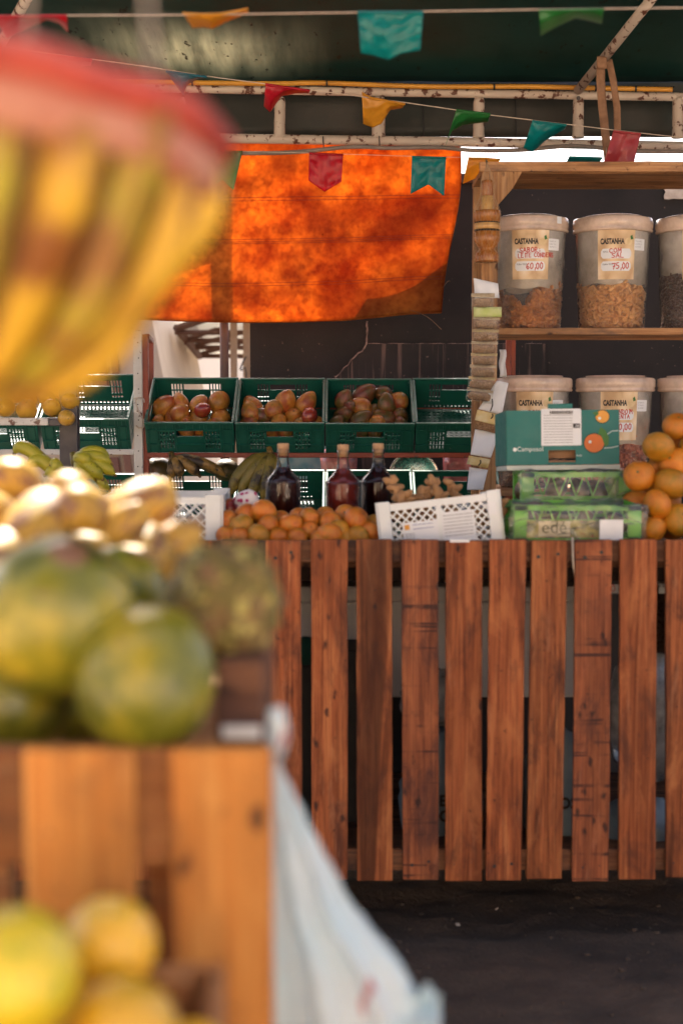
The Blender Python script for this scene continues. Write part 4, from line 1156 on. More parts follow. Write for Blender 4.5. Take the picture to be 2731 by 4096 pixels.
# gusset
mb = MB()
gp = [W(1990, 690, YS), W(2085, 690, YS), W(2045, 760, YS), W(1975, 838, YS), W(1955, 838, YS), W(1955, 690, YS)]
nn = len(gp)
mb.add([Vector((p.x, YS - .024, p.z)) for p in gp] + [Vector((p.x, YS - .003, p.z)) for p in gp], [tuple(range(nn))[::-1], tuple(range(nn, 2 * nn))] + [(i, (i + 1) % nn, nn + (i + 1) % nn, nn + i) for i in range(nn)])
mb.build('gusset', Mt['shelf_z'], sh, bevel=.002)
zb1 = zat(1311, YS); zb2 = zat(1958, YS)
for z in (zb1, zb2):
    mb = MB(); mb.span((xp1 + .002, YS + .001, z - .026), (2.3, YS + .20, z)); mb.build('board', Mt['shelf_x'], sh, bevel=.003)
    mb = MB(); mb.span((xp1 + .002, YS + .203, z - .026), (2.3, YS + .40, z)); mb.build('board', Mt['shelf_x'], sh, bevel=.003)
mb = MB(); mb.span((2.2, YS, 0), (2.245, YS + .04, zt_ - .003)); mb.build('post', Mt['shelf_z'], sh, bevel=.003)

jar_wall = thin_plastic('clear_jar_plastic', (0.92, 0.89, 0.84), 0.085, 0.05, 0.0, 6, 0.45)
jar_reflection_film = thin_plastic('pale_reflection_film', (0.95, 0.90, 0.82), 0.40, 0.2, 0.3, 9, 0.2)
jar_lid = thin_plastic('milky_lid_plastic', (0.88, 0.68, 0.52), 0.62, 0.18, 0.0, 8)
JR = 151 * S(YS); JH = 395 * S(YS); JB = 135 * S(YS)
def jr(z): return JB + (JR - JB) * min(1, max(0, z / JH))
def jmap(x, z, off=.0012):
    r = jr(z) + off; a = x / JR
    return Vector((r * math.sin(a), -r * math.cos(a), z))
def label_mat():
    t = NT('nut_label_print'); v = t.coord()
    vo = t.n('ShaderNodeTexVoronoi'); vo.inputs['Scale'].default_value = 22; t.l(t.coord((1, 1, .55)), vo.inputs['Vector'])
    c = t.ramp(vo.outputs['Distance'], [(0.1, (0.80, 0.68, 0.50)), (0.42, (0.70, 0.52, 0.30)), (0.7, (0.50, 0.32, 0.16))])
    c = t.mix(t.rv(t.noise(v, 12, 3), .4, .7, 0, .6), c, (0.66, 0.50, 0.28))
    t.base(c, .45, .5); return t.m
lab_m = label_mat()
class JMB(MB):
    def rrect(s, x0, x1, z0, z1, rad, off, n=16):
        vs = []; fs = []
        for i in range(n + 1):
            x = x0 + (x1 - x0) * i / n
            d = min(x - x0, x1 - x)
            c = 0 if d >= rad else rad - math.sqrt(max(0, rad * rad - (rad - d) ** 2))
            vs += [jmap(x, z0 + c, off), jmap(x, z1 - c, off)]
        for i in range(n): fs.append((2 * i, 2 * i + 2, 2 * i + 3, 2 * i + 1))
        return s.add(vs, fs)
    def flat(s, geo, x, z, off, rot=0.0):
        vs, fs = geo
        ca, sa = math.cos(rot), math.sin(rot)
        out = []
        for k, q in enumerate(vs):
            a, b = q[0] * ca - q[1] * sa, q[0] * sa + q[1] * ca
            out.append(jmap(x + a, z + b, off + (k // 4) * 2e-6))
        return s.add(out, fs)
u = S(YS)
def nut_jar(px, py, label, lines, price, seed, sticker=(92, 60), tape=False, lz=.17):
    base = W(px, py, YS + .165)
    # resting height comes from the shelf board
    root = thing('nut_jar', label, 'jar', (base.x, YS + .185, zb1 if py < 1500 else zb2))
    mb = MB(); e = .0022
    mb.lathe([(JB * .93, .0015), (JB, .010), (jr(JH * .31), JH * .31), (jr(JH * .31) + .001, JH * .312), (jr(JH * .62), JH * .62), (jr(JH * .62) + .0012, JH * .622), (JR, JH)], 56)
    mb.f.pop()
    b = mb.build('body', jar_wall, root, smooth=True, local=True)
    def z_(a, b_): return lz + (JH - .004 - lz) * b_ + .004 * math.sin(a * 44) * (1 - b_)
    mb = MB(); mb.grid(60, 8, lambda a, b: Vector(((jr(z_(a, b)) - .005) * math.sin(a * 6.28318), -(jr(z_(a, b)) - .005) * math.cos(a * 6.28318), z_(a, b)))); mb.build('reflection_film', jar_reflection_film, root, smooth=True, local=True)  # added film, pale like light reflected off the back wall of the jar
    mb = MB(); lr = 163 * u
    mb.lathe([(JR + .0015, JH - .004), (lr * .985, JH - .002), (lr, JH + .004), (lr * .985, JH + .008), (lr * .985, JH + .014), (lr, JH + .018), (lr * .995, JH + .046), (lr * .97, JH + .051), (lr * .80, JH + .053), (lr * .78, JH + .059), (lr * .74, JH + .061), (0.0, JH + .061)], 56)
    mb.build('lid', jar_lid, root, smooth=True, local=True)
    # printed label
    x0, x1, z0, z1 = -87 * u, 66 * u, 196 * u, 393 * u
    mb = JMB(); mb.rrect(x0, x1, z0, z1, .0005, .0016, 24); lb = mb.build('label', lab_m, root, local=True)
    def child(m_, name, mat):
        o_ = m_.build(name, mat, lb, local=True); o_.location -= lb.location; return o_
    mb = JMB(); mb.rrect(-74 * u, 50 * u, 278 * u, 317 * u, .010, .0022); mb.rrect(-74 * u, 50 * u, 229 * u, 267 * u, .010, .0022); child(mb, 'writing_field', Mt['paper'])
    mb = JMB(); mb.flat(text_geo('CASTANHA', 30 * u, .0013, .60), -76 * u, 336 * u, .0024); child(mb, 'lettering', Mt['ink_black'])
    mb = JMB(); mb.flat(text_geo('TIPO:', 10 * u, 0, 1), -67 * u, 301 * u, .0027); mb.flat(text_geo('Valor KG:', 11 * u, 0, 1), -68 * u, 252 * u, .0027); child(mb, 'lettering', Mt['ink_black'])
    mb = JMB()
    for (tx, x, z, h, w) in lines: mb.flat(strokes(tx, h * u, w * u, .17, .05, seed), x * u, z * u, .0028, .03)
    mb.flat(strokes(price, 24 * u, 16 * u, .15, .05, seed + 5), -28 * u, 236 * u, .0028, .03)
    child(mb, 'handwriting', Mt['ink_red'])
    # cashew drawing beside the word
    mb = JMB(); mb.add([jmap(38 * u + 16 * u * math.cos(a) , 345 * u + 15 * u * math.sin(a) , .0025) for a in [k * math.pi / 8 for k in range(16)]], [tuple(range(16))]); child(mb, 'nut_print', pm('pale_nut_print', (0.70, 0.55, 0.30), (0.6, 0.42, 0.2), 60))
    mb = JMB(); mb.add([jmap(46 * u, 352 * u, .0027), jmap(58 * u, 356 * u, .0027), jmap(52 * u, 372 * u, .0027), jmap(44 * u, 366 * u, .0027)], [(0, 1, 2, 3)]); child(mb, 'leaf_print', Mt['print_leaf'])
    sx, sz = sticker
    mb = JMB(); mb.rrect(64 * u, 121 * u, 312 * u, 358 * u, .001, .0020, 6); sk = mb.build('price_sticker', Mt['paper'], root, local=True)
    mb = JMB(); rr = random.Random(seed)
    for k in range(3): mb.flat(strokes(''.join(rr.choice('CONDELITAS') for _ in range(7)), 5 * u, 5 * u, .12, .05, seed + k), 68 * u, (345 - 11 * k) * u, .0026)
    o_ = mb.build('lettering', Mt['ink_grey'], sk, local=True); o_.location -= sk.location
    if tape:
        mb = MB(); mb.grid(4, 3, lambda a, b: (Vector((math.sin(.62 + .16 * a) * (lr + .002), -math.cos(.62 + .16 * a) * (lr + .002), JH + .022 + .026 * b)))); mb.build('tape', Mt['paper'], root, local=True, smooth=True)
    return root
J1 = nut_jar(2112, 1308, 'large clear jar of clumped sweet nuts with label 60,00', [('SABOR:', -55, 301, 19, 15), ('LEITE CONDENS', -62, 281, 17, 12.5), ], '60,00', 3, tape=True, lz=.155)
J2 = nut_jar(2447, 1308, 'large clear jar of cashews labelled COM SAL 75,00', [('COM', -40, 300, 18, 17), ('SAL', -30, 281, 18, 17)], '75,00', 9)
J3 = nut_jar(2778, 1308, 'large clear jar of dark raisins at the right edge of the upper shelf', [('COM', -40, 300, 18, 17)], '50,00', 14, lz=.21)
J4 = nut_jar(2128, 1958, 'lower shelf jar half hidden behind the teal fruit box', [('COM', -40, 300, 18, 17)], '60,00', 21)
J5 = nut_jar(2457, 1958, 'lower shelf jar of red peanuts between teal box and mandarins', [('AMENDOIM', -52, 301, 17, 13), ('PIMENTA', -50, 281, 17, 13)], '60,00', 26)
J6 = nut_jar(2784, 1958, 'lower shelf jar at the right edge behind the mandarins', [('COM', -40, 300, 18, 17)], '60,00', 31)

def nut_fill(jar, name, label, mat, h_fn, n, kind, core, rr=None):
    rr = rr or random.Random(len(name) * 7)
    mb = MB()
    def one(c, M3):
        s_ = rr.uniform(.85, 1.15) * (1.25 if kind == 'cashew' else 1.1)
        Mx = Matrix.Translation(c) @ M3.to_4x4() @ Matrix.Scale(s_, 4)
        if kind == 'cashew':
            vs = []; fs = []
            for i in range(6):
                a = -1.25 + 2.5 * i / 5; rad = .0058 * (0.5 if i in (0, 5) else 1) * (1.1 - .05 * i)
                ctr = Vector((.0095 * math.cos(a), 0, .0105 * math.sin(a)))
                d = Vector((math.cos(a), 0, math.sin(a)))
                for k in range(5):
                    b = 2 * math.pi * k / 5
                    vs.append(ctr + d * (rad * math.cos(b)) + Vector((0, rad * math.sin(b), 0)))
            for i in range(5):
                for k in range(5): fs.append((i * 5 + k, i * 5 + (k + 1) % 5, i * 5 + 5 + (k + 1) % 5, i * 5 + 5 + k))
            fs.append((0, 1, 2, 3, 4)); fs.append((25, 26, 27, 28, 29))
            mb.add(vs, fs, Mx)
        else:
            q = {'clump': .0105, 'raisin': .0075, 'peanut': .0078}[kind]
            e = {'clump': .5, 'raisin': .25, 'peanut': .1}[kind]
            sd = rr.random() * 50
            mb.ball(rad=(q, q * .75, q * 1.25), rings=5, segs=7, fn=lambda p: p * (1 + e * mn.noise(p * 2.0 + Vector((sd, 0, 0)))), M=Mx)
    for k in range(n):
        a = rr.uniform(-2.0, 2.0) if rr.random() < .9 else rr.uniform(0, 6.28)
        x = math.sin(a)
        top = h_fn(x * JB)
        if rr.random() < .72:
            z = rr.uniform(.008, top); r_ = jr(z) - (.019 if kind == 'cashew' else .013) - rr.random() * .010
        else:
            r_ = jr(top) * math.sqrt(rr.random()) * .92; x2 = r_ * math.sin(a); z = h_fn(x2) + rr.uniform(-.012, .006)
        z = max(.010, z)
        c = Vector((r_ * math.sin(a), -r_ * math.cos(a), z))
        one(c, Euler((rr.uniform(0, 6.28), rr.uniform(0, 6.28), rr.uniform(0, 6.28))).to_matrix())
    rc = JB - .030
    mb.grid(24, 8, lambda u_, v_: Vector((rc * math.sin(u_ * 6.283), -rc * math.cos(u_ * 6.283), .006 + (h_fn(rc * math.sin(u_ * 6.283)) - .02) * v_)))
    mb.grid(24, 4, lambda u_, v_: Vector((rc * v_ * math.sin(u_ * 6.283), -rc * v_ * math.cos(u_ * 6.283), h_fn(rc * v_ * math.sin(u_ * 6.283)) - .014)))
    o = mb.build(name, mat, smooth=True, local=True)
    o.location = o.location + jar.location
    return tag(o, label, 'nuts', 'heaps of nuts and fruit inside the jars', 'stuff')
def nm(name, a, b, c): return pm(name, a, b, 45, .42, .15, 120, lo=.38, hi=.62, spots=(c, 70, .66))
nut_fill(J1, 'nut_clusters', 'caramel brown nut clusters in the jar priced 60,00', nm('caramel_nut', (0.58, 0.25, 0.07), (0.34, 0.12, 0.03), (0.70, 0.42, 0.16)), lambda x: .128 + .045 * math.sin(x * 26 - .6) + .012 * math.sin(x * 70), 900, 'clump', None)
nut_fill(J2, 'cashew_nuts', 'pale cashew nuts in the jar priced 75,00', nm('cashew_nut', (0.78, 0.46, 0.18), (0.66, 0.33, 0.11), (0.50, 0.20, 0.05)), lambda x: .158 + .010 * math.sin(x * 40 + 1) + .006 * math.sin(x * 90), 950, 'cashew', None)
nut_fill(J3, 'raisins', 'dark raisins in the upper right jar', nm('raisin_skin', (0.055, 0.018, 0.014), (0.09, 0.03, 0.02), (0.16, 0.06, 0.035)), lambda x: .20 + .010 * math.sin(x * 50), 900, 'raisin', None)
nut_fill(J5, 'red_peanuts', 'red skinned peanuts in the lower jar beside the mandarins', nm('peanut_skin', (0.55, 0.15, 0.06), (0.38, 0.08, 0.03), (0.6, 0.22, 0.1)), lambda x: .205 + .05 * x / JB + .010 * math.sin(x * 60), 1300, 'peanut', None)
nut_fill(J6, 'peanuts', 'brown peanuts in the lower right jar', nm('brown_peanut_skin', (0.32, 0.12, 0.05), (0.24, 0.08, 0.035), (0.5, 0.2, 0.1)), lambda x: .16, 500, 'peanut', None)
nut_fill(J4, 'brown_nuts', 'brown nuts in the jar behind the teal box', nm('brown_nut', (0.16, 0.06, 0.03), (0.10, 0.04, 0.02), (0.3, 0.12, 0.06)), lambda x: .30 + .015 * math.sin(x * 40), 500, 'clump', None)

# ---- turned mortar and pestle hanging in a net
YH = YS - .10
hx = W(1947, 900, YH)
mo = thing('wooden_mortar', 'turned wooden mortar with dark rings hanging in a net', 'mortar', (hx.x, YH, zat(1048, YH)))
k = S(YH)
def zz(py): return (1048 - py) * k
mb = MB(); mb.lathe([(45 * k, zz(1048)), (47 * k, zz(1044)), (46 * k, zz(1016)), (38 * k, zz(1008)), (30 * k, zz(1000)), (30 * k, zz(996)), (40 * k, zz(985)), (49 * k, zz(965)), (51 * k, zz(930))], 32); mb.build('foot', Mt['turned'], mo, smooth=True, local=True)
mb = MB(); mb.lathe([(51 * k, zz(930)), (51.2 * k, zz(927)), (50 * k, zz(926)), (50 * k, zz(922))], 32); mb.build('ring', Mt['burnt'], mo, smooth=True, local=True)
mb = MB(); mb.lathe([(51 * k, zz(922)), (51 * k, zz(898))], 32); mb.build('pale_band', Mt['turned_pale'], mo, smooth=True, local=True)
mb = MB(); mb.lathe([(50 * k, zz(898)), (50 * k, zz(893))], 32); mb.build('ring', Mt['burnt'], mo, smooth=True, local=True)
mb = MB(); mb.lathe([(51 * k, zz(893)), (52 * k, zz(860)), (50 * k, zz(848)), (44 * k, zz(847)), (40 * k, zz(880)), (36 * k, zz(930)), (0, zz(940))], 32); mb.build('cup', Mt['turned'], mo, smooth=True, local=True)
pe = thing('wooden_pestle', 'turned wooden pestle standing in the hanging mortar', 'pestle', (hx.x, YH, zat(935, YH)))
def zy(py): return (935 - py) * k
mb = MB(); mb.lathe([(0, zy(935)), (22 * k, zy(930)), (24 * k, zy(860)), (22.5 * k, zy(788))], 24); mb.build('shaft', Mt['turned_pale'], pe, smooth=True, local=True)
mb = MB(); mb.lathe([(22.6 * k, zy(788)), (24 * k, zy(785)), (23.5 * k, zy(740)), (22 * k, zy(729)), (16 * k, zy(726)), (0, zy(725))], 24); mb.build('head', Mt['turned'], pe, smooth=True, local=True)
# net bag: diagonal threads
net = thing('net_bag', 'thin mesh net bag holding the mortar and pestle', 'net', (hx.x, YH, zat(1052, YH)))
def netr(py):
    pr_ = [(660, 3), (720, 26), (790, 30), (846, 54), (930, 55), (985, 54), (1020, 51), (1052, 48)]
    for (a1, r1), (a2, r2) in zip(pr_, pr_[1:]):
        if a1 <= py <= a2: return (r1 + (r2 - r1) * (py - a1) / (a2 - a1)) * k
    return pr_[-1][1] * k
thread_m = pm('net_thread', (0.42, 0.30, 0.18), (0.34, 0.22, 0.12), 60, .7)
for d_ in (-1, 1):
    for j in range(14):
        mb = MB(); pts = []
        for i in range(26):
            py = 660 + 392 * i / 25; a = 6.283 * j / 14 + d_ * i * .10
            pts.append(Vector((hx.x + netr(py) * math.cos(a), YH + netr(py) * math.sin(a), zat(py, YH))))
        mb.tube(pts, .0004, 3, False); mb.build('thread', thread_m, net)
mb = MB(); mb.tube([W(1946, 668, YH), W(1944, 640, YH + .06)], .003, 6); mb.build('knot', thread_m, net, smooth=True)

# ---- strip of spice packets and cards hanging from the post
film = thin_plastic('clear_packet_film', (0.82, 0.78, 0.66), 0.09, 0.16, 0.6, 40, .15)
spice_m = pm('dried_spice_grains', (0.15, 0.075, 0.03), (0.34, 0.20, 0.095), 190, .9, .9, 260)
seal_m = [pm('pale_seal_strip', (0.58, 0.50, 0.34), (0.44, 0.34, 0.20), 60, .4), pm('yellow_seal_strip', (0.56, 0.44, 0.16), (0.44, 0.33, 0.15), 60, .4)]
strip = thing('spice_packet_strip', 'strip of small brown spice packets hanging from the shelf post', 'packets', W(1940, 1620, YH))
mb = MB(); mb.grid(4, 6, lambda u_, v_: W(1893 + 5 * v_ + 98 * u_, 1112 + 80 * v_ + 22 * u_ * (1 - v_), YH - .006 + .01 * math.sin(u_ * 4 + v_ * 3))); mb.build('header_card', Mt['paper'], strip, smooth=True, solid=.001)
rows = [(1205, 1930, 1), (1245, 1943, 0), (1290, 1943, 1), (1340, 1940, 2), (1388, 1936, 3), (1435, 1934, 4), (1482, 1930, 5), (1530, 1924, 6), (1578, 1916, 7)]
for i, (py, px, kk) in enumerate(rows):
    if i == 1:
        mb = MB(); mb.grid(5, 3, lambda u_, v_: W(1893 + 112 * u_, 1228 + 40 * v_, YH - .034 + .004 * math.sin(u_ * 5))); mb.build('green_label', pm('lime_paper', (0.42, 0.50, 0.14), (0.55, 0.56, 0.3), 20, .6), strip, smooth=True, solid=.001); continue
    hw = 50 if i else 44; hh = 24 if i else 32
    def pk(p, px=px, py=py, hw=hw, hh=hh, i=i):
        pass
    rot = (-.0, .12, .05, .02, .02, .02, .03, .06, .14)[i]
    Mx = Matrix.Translation(W(px, py + 4, YH - .022)) @ Matrix.Rotation(rot, 4, 'Y') @ Matrix.Rotation(R(8), 4, 'X')
    sx_, sz_ = hw * k, hh * k
    mb = MB()
    mb.ball(c=(0, 0, -sz_ * .16), rad=(sx_ * .92, .0075, sz_ * .70), rings=10, segs=18, M=Mx, fn=lambda p: Vector((math.copysign(abs(p.x) ** .45, p.x) if abs(p.x) > 1e-6 else 0, p.y * (1 + .3 * mn.noise(p * 3 + Vector((i, 0, 0)))), math.copysign(abs(p.z) ** .55, p.z) if abs(p.z) > 1e-6 else 0)))
    pkt = mb.build('packet', spice_m, strip, smooth=True)
    mb = MB()
    mb.grid(12, 8, lambda u_, v_: Vector(((u_ - .5) * 2.12 * sx_, -.0135 * math.sin(math.pi * u_) ** .4 * math.sin(math.pi * v_) ** .4 - .002 + .003 * mn.noise(Vector((u_ * 6, v_ * 5, i))), (v_ - .5) * 2.25 * sz_)), Mx)
    mb.build('film', film, pkt, smooth=True)
    mb = MB(); mb.span((-sx_ * 1.05, -.0015, sz_ * .62), (sx_ * 1.05, .0015, sz_ * 1.10), Mx); mb.build('seal_strip', seal_m[i % 2], pkt, bevel=.0006)
cards = thing('card_strip', 'two white cards with yellow packets hanging below the spice strip', 'cards', W(1930, 1930, YH + .02))
def card(c4, name, mat, Y, parent=cards, wv=.004):
    mb = MB()
    def f(u_, v_):
        a = Vector(c4[0]).lerp(Vector(c4[1]), u_); b = Vector(c4[3]).lerp(Vector(c4[2]), u_); p = a.lerp(b, v_)
        return W(p.x, p.y, Y + wv * math.sin(u_ * 3.5 + v_ * 4))
    mb.grid(6, 10, f); return mb.build(name, mat, parent, smooth=True, solid=.0012)
card([(1986, 1522), (2032, 1532), (2006, 1660), (1912, 1636)], 'card', Mt['paper'], YH + .01)
card([(1900, 1712), (1992, 1738), (1962, 1832), (1880, 1818)], 'card', Mt['paper'], YH + .01)
card([(1876, 1868), (1950, 1880), (1930, 1960), (1866, 1960)], 'card', Mt['paper'], YH + .01)
yp = pm('yellowed_packet_paper', (0.60, 0.42, 0.13), (0.66, 0.54, 0.28), 30, .5, .3, 60)
card([(1908, 1638), (2008, 1662), (1996, 1705), (1898, 1680)], 'yellow_packet', yp, YH - .008)
card([(1898, 1683), (1996, 1707), (1990, 1732), (1898, 1716)], 'tobacco_packet', spice_m, YH - .008)
card([(1874, 1822), (1960, 1838), (1950, 1872), (1866, 1856)], 'yellow_packet', yp, YH - .008)
for a_, b_ in (((1967, 1595), (1960, 1645)), ((1968, 1655), (1962, 1675)), ((1920, 1840), (1912, 1862))):
    mb = MB(); mb.tube(polyY([a_, ((a_[0] + b_[0]) / 2 + 5, (a_[1] + b_[1]) / 2), b_], YH - .012, 4), .0025, 5); mb.build('string_knot', Mt['burnt'], cards)
mb = MB(); mb.grid(5, 8, lambda u_, v_: W(1996 + 26 * u_ + 3 * math.sin(v_ * 9), 1398 + 110 * v_, YS + .06 + .006 * math.sin(u_ * 6 + v_ * 5))); mb.build('torn_paper', Mt['paper'], smooth=True, solid=.001, label='torn white paper hanging behind the spice packets', cat='paper')
# ================================================================== slatted counter
YC = 3.90
ct = thing('slatted_counter', 'market counter fronted with reddish brown upright pine slats', 'counter', (0.2, YC + .4, 0))
zT = zat(2160, YC); zS = zT - .062
k17 = 1568.0 / 2731.0
SL = [(610, 690, 612, 694, 'slat'), (714, 798, 716, 798, 'slat'), (818, 900, 820, 901, 'slat_streak'), (921, 1006, 925, 1007, 'slat_saw'), (1023, 1107, 1022, 1106, 'slat'),
      (1124, 1208, 1115, 1196, 'slat'), (1220, 1303, 1208, 1289, 'slat_streak'), (1320, 1405, 1313, 1397, 'slat_saw'), (1423, 1508, 1420, 1504, 'slat'), (1528, 1612, 1528, 1612, 'slat_streak'), (1632, 1715, 1630, 1713, 'slat'), (1735, 1818, 1735, 1818, 'slat')]
for i in range(1, 9):
    SL.insert(0, (610 - 103 * i, 693 - 103 * i, 612 - 103 * i, 695 - 103 * i, ['slat', 'slat_saw', 'slat_streak'][i % 3]))
# longer than high saw pieces: one board mesh per slat, edges slightly uneven
for n_, (a0, a1, b0, b1, m_) in enumerate(SL):
    yb = 3522 + random.uniform(-6, 8) if a0 < 1400 else 3515 + random.uniform(-6, 4)
    yt = 2160 + random.uniform(-3, 4)
    T0, T1 = W(a0 / k17, yt, YC), W(a1 / k17, yt, YC); B0, B1 = W(b0 / k17, yb, YC), W(b1 / k17, yb, YC)
    mb = MB(); N = 16; vs = []; fs = []
    for i in range(N + 1):
        f = i / N
        l_ = B0.lerp(T0, f); r_ = B1.lerp(T1, f)
        jl, jr_ = [0.0016 * mn.noise(Vector((n_ * 5.3, f * 9, q))) for q in (0, 7)]
        fr_ = 0.002 * mn.noise(Vector((n_ * 3.1, f * 3, 4)))
        vs += [(l_.x + jl, YC + fr_, l_.z), (r_.x + jr_, YC + fr_ * .5, r_.z), (r_.x + jr_, YC + .018, r_.z), (l_.x + jl, YC + .018, l_.z)]
    for i in range(N):
        for q in range(4): fs.append((4 * i + q, 4 * i + (q + 1) % 4, 4 * i + 4 + (q + 1) % 4, 4 * i + 4 + q))
    fs += [(3, 2, 1, 0), (4 * N, 4 * N + 1, 4 * N + 2, 4 * N + 3)]
    mb.add(vs, fs)
    s_ = mb.build('slat', Mt[m_], ct, bevel=.0025)
    mb = MB()
    for (t_, b_) in ((.25, .045), (.72, .05), (.24, .955), (.75, .96)):
        p = B0.lerp(T0, b_).lerp(B1.lerp(T1, b_), t_ + random.uniform(-.05, .05))
        mb.lathe([(.0055, 0), (.0055, .0012), (0, .0016)], 8, M=Matrix.Translation((p.x, YC + .0016, p.z + random.uniform(-.006, .006))) @ Matrix.Rotation(R(90), 4, 'X'))
    tag(mb.build('nail_heads', Mt['black'], s_), kind='stuff')
X0, X1 = -1.35, 1.55
for (y0, y1, dy, mm) in ((2163, 2252, 0.0186, 'rail'), (3402, 3490, 0.0186, 'rail'), (2262, 2338, .075, 'black_wood')):
    mb = MB(); z1, z0 = zat(y0, YC), zat(y1, YC)
    mb.span((X0, YC + dy, z0), (X1, YC + dy + .03, z1 - .002)); mb.build('rail', Mt.get(mm) or wood('dark_wood_beam', (0.015, 0.010, 0.008), (0.03, 0.018, 0.013), (0.045, 0.028, 0.02), axis='X'), ct, bevel=.003)
for y in range(6):
    mb = MB(); mb.span((X0, YC + .052 + y * .145, zS - .02), (X1, YC + .052 + y * .145 + .14, zS)); mb.build('top_plank', Mt['rail'], ct, bevel=.003)
for x in (X0 + .02, -.45, .35, X1 - .02):
    for y in (YC + .62, YC + .86):
        mb = MB(); mb.span((x - .03, y - .03, 0.0), (x + .03, y + .03, zS - .023)); mb.build('leg', Mt['dark_steel'], ct, bevel=.004)
mb = MB(); mb.span((X0, YC + .90, .26), (X1, YC + .918, zS - .03)); mb.build('back_panel', pm('shade_panel', (0.03, 0.03, 0.03), (0.045, 0.042, 0.04), 6, .8), ct)  # panel added to keep the space under the counter dark
mb = MB(); mb.span((X0, YC + .06, .250), (X1, YC + .89, .272)); mb.build('bottom_shelf', Mt['rail'], ct)
mb = MB(); mb.span((W(1810, 0, YC).x, YC - .003, zT - .006), (W(1890, 0, YC).x, YC + .010, zT + .002)); mb.build('tape_strip', Mt['paper'], ct)
mb = MB(); mb.tube([W(2288, 2150, YC - .006), W(2290, 2230, YC - .004), W(2292, 2268, YC + .01), W(2302, 2330, YC + .03)], .0028, 6); mb.build('hanging_cord', Mt['rope'], ct, smooth=True)

# stored under the counter
grey = pm('grey_polystyrene', (0.74, 0.75, 0.74), (0.66, 0.67, 0.66), 4, .8)
cb = thing('polystyrene_box', 'pale grey box under the counter seen between slats', 'box', W(1850, 2800, YC + .55))
a_, b_ = W(1200, 2345, YC + .50), W(2330, 2790, YC + .50)
mb = MB(); mb.span((a_.x, YC + .50, b_.z), (b_.x, YC + .85, a_.z - .05)); mb.build('box_body', grey, cb, bevel=.006)
mb = MB(); mb.span((a_.x - .006, YC + .494, a_.z - .048), (b_.x + .006, YC + .856, a_.z)); mb.build('box_lid', grey, cb, bevel=.006)
def sack(px, py, w, h, Y, mat, label, txt=None, cat='sack'):
    root = thing('sack', label, cat, W(px, py + h / 2, Y))
    sd = px * .01
    c_ = W(px, py, Y); k_ = S(Y)
    mb = MB(); mb.ball(c_, (w * k_ / 2, .10, h * k_ / 2), 18, 26, fn=lambda p: p * (1 + .18 * mn.fractal(p * 1.7 + Vector((sd, 0, 0)), .8, 2.0, 4))); mb.build('bag', mat, root, smooth=True)
    if txt:
        vs, fs = text_geo(txt, 62 * k_, .002, .9)
        mb = MB(); mb.add([Vector((c_.x - .015 + a, Y - .118, c_.z + b)) for a, b in vs], fs); mb.build('lettering', Mt['ink_black'], root)
    return root
bluebag = pm('blue_grey_woven_bag', (0.20, 0.28, 0.32), (0.14, 0.20, 0.24), 10, .5, .4, 40)
clearbag = thin_plastic('cloudy_bag_film', (0.55, 0.58, 0.58), .55, .2, .8, 18)
sack(1765, 3180, 330, 560, YC + .25, bluebag, 'blue grey printed sack under the counter near the saw marked slat', 'E\nOS')
sack(2230, 3190, 320, 540, YC + .25, bluebag, 'blue grey printed sack under the counter toward the right', 'OS')
sack(2590, 2860, 340, 560, YC + .3, clearbag, 'cloudy plastic bag under the counter at the right')
sack(1740, 2790, 280, 240, YC + .28, clearbag, 'crumpled clear plastic bag on top of the left blue sack')
sack(2560, 3330, 360, 300, YC + .2, bluebag, 'low pale bundle under the counter at the right end')
mb = MB(); a_ = W(1180, 2600, YC + .3); b_ = W(1460, 3330, YC + .3); mb.span((a_.x, YC + .3, b_.z), (b_.x, YC + .6, a_.z)); mb.build('storage_box', pm('black_box_card', (0.022, 0.022, 0.02), (0.03, 0.03, 0.027), 6, .7), bevel=.006, label='black storage box under the counter left of the sacks', cat='box')
mb = MB(); mb.ball(W(1230, 2600, YC + .28), (.05, .05, .04), 10, 14, fn=lambda p: p * (1 + .3 * mn.noise(p * 2))); mb.build('green_cloth', pm('green_cloth', (0.01, 0.09, 0.065), (0.008, 0.06, 0.045), 10, .9), smooth=True, label='dark green cloth lying on the black storage box', cat='cloth')
pc = thing('price_card', 'white card with red handwriting hung behind the slats', 'card', W(2460, 2380, YC + .12))
mb = MB(); a_, b_ = W(2425, 2338, YC + .12), W(2500, 2374, YC + .12); mb.span((a_.x, YC + .12, b_.z), (b_.x, YC + .122, a_.z)); mb.build('card', Mt['paper'], pc)
vs, fs = strokes('00', .020, .014, .12, .05, 4); mb = MB(); mb.add([Vector((W(2452, 0, YC + .12).x + q[0], YC + .1185 - i * 1e-6, W(0, 2368, YC + .12).z + q[1])) for i, q in enumerate(vs)], fs); mb.build('handwriting', Mt['ink_red'], pc)
uj = thing('stored_jar', 'brown filled jar with a white label under the counter at right', 'jar', W(2670, 2580, YC + .3))
mb = MB(); c_ = W(2670, 2600, YC + .3); mb.lathe([(.07, 0), (.08, .01), (.085, .17), (.088, .175), (.088, .195), (0, .197)], 28, c=c_); mb.build('jar_body', pm('brown_filled_jar', (0.05, 0.03, 0.02), (0.025, 0.018, 0.012), 60, .3), uj, smooth=True)
mb = MB(); a_, b_ = W(2634, 2336, YC + .21), W(2720, 2374, YC + .21); mb.span((a_.x, YC + .21, b_.z), (b_.x, YC + .212, a_.z)); jl = mb.build('label', Mt['paper'], uj)
vs, fs = text_geo('Valor KG:', .0125, 0, 1); mb = MB(); mb.add([Vector((W(2640, 0, YC + .21).x + a, YC + .2085, W(0, 2350, YC + .21).z + b)) for a, b in vs], fs); mb.build('lettering', Mt['ink_black'], jl)

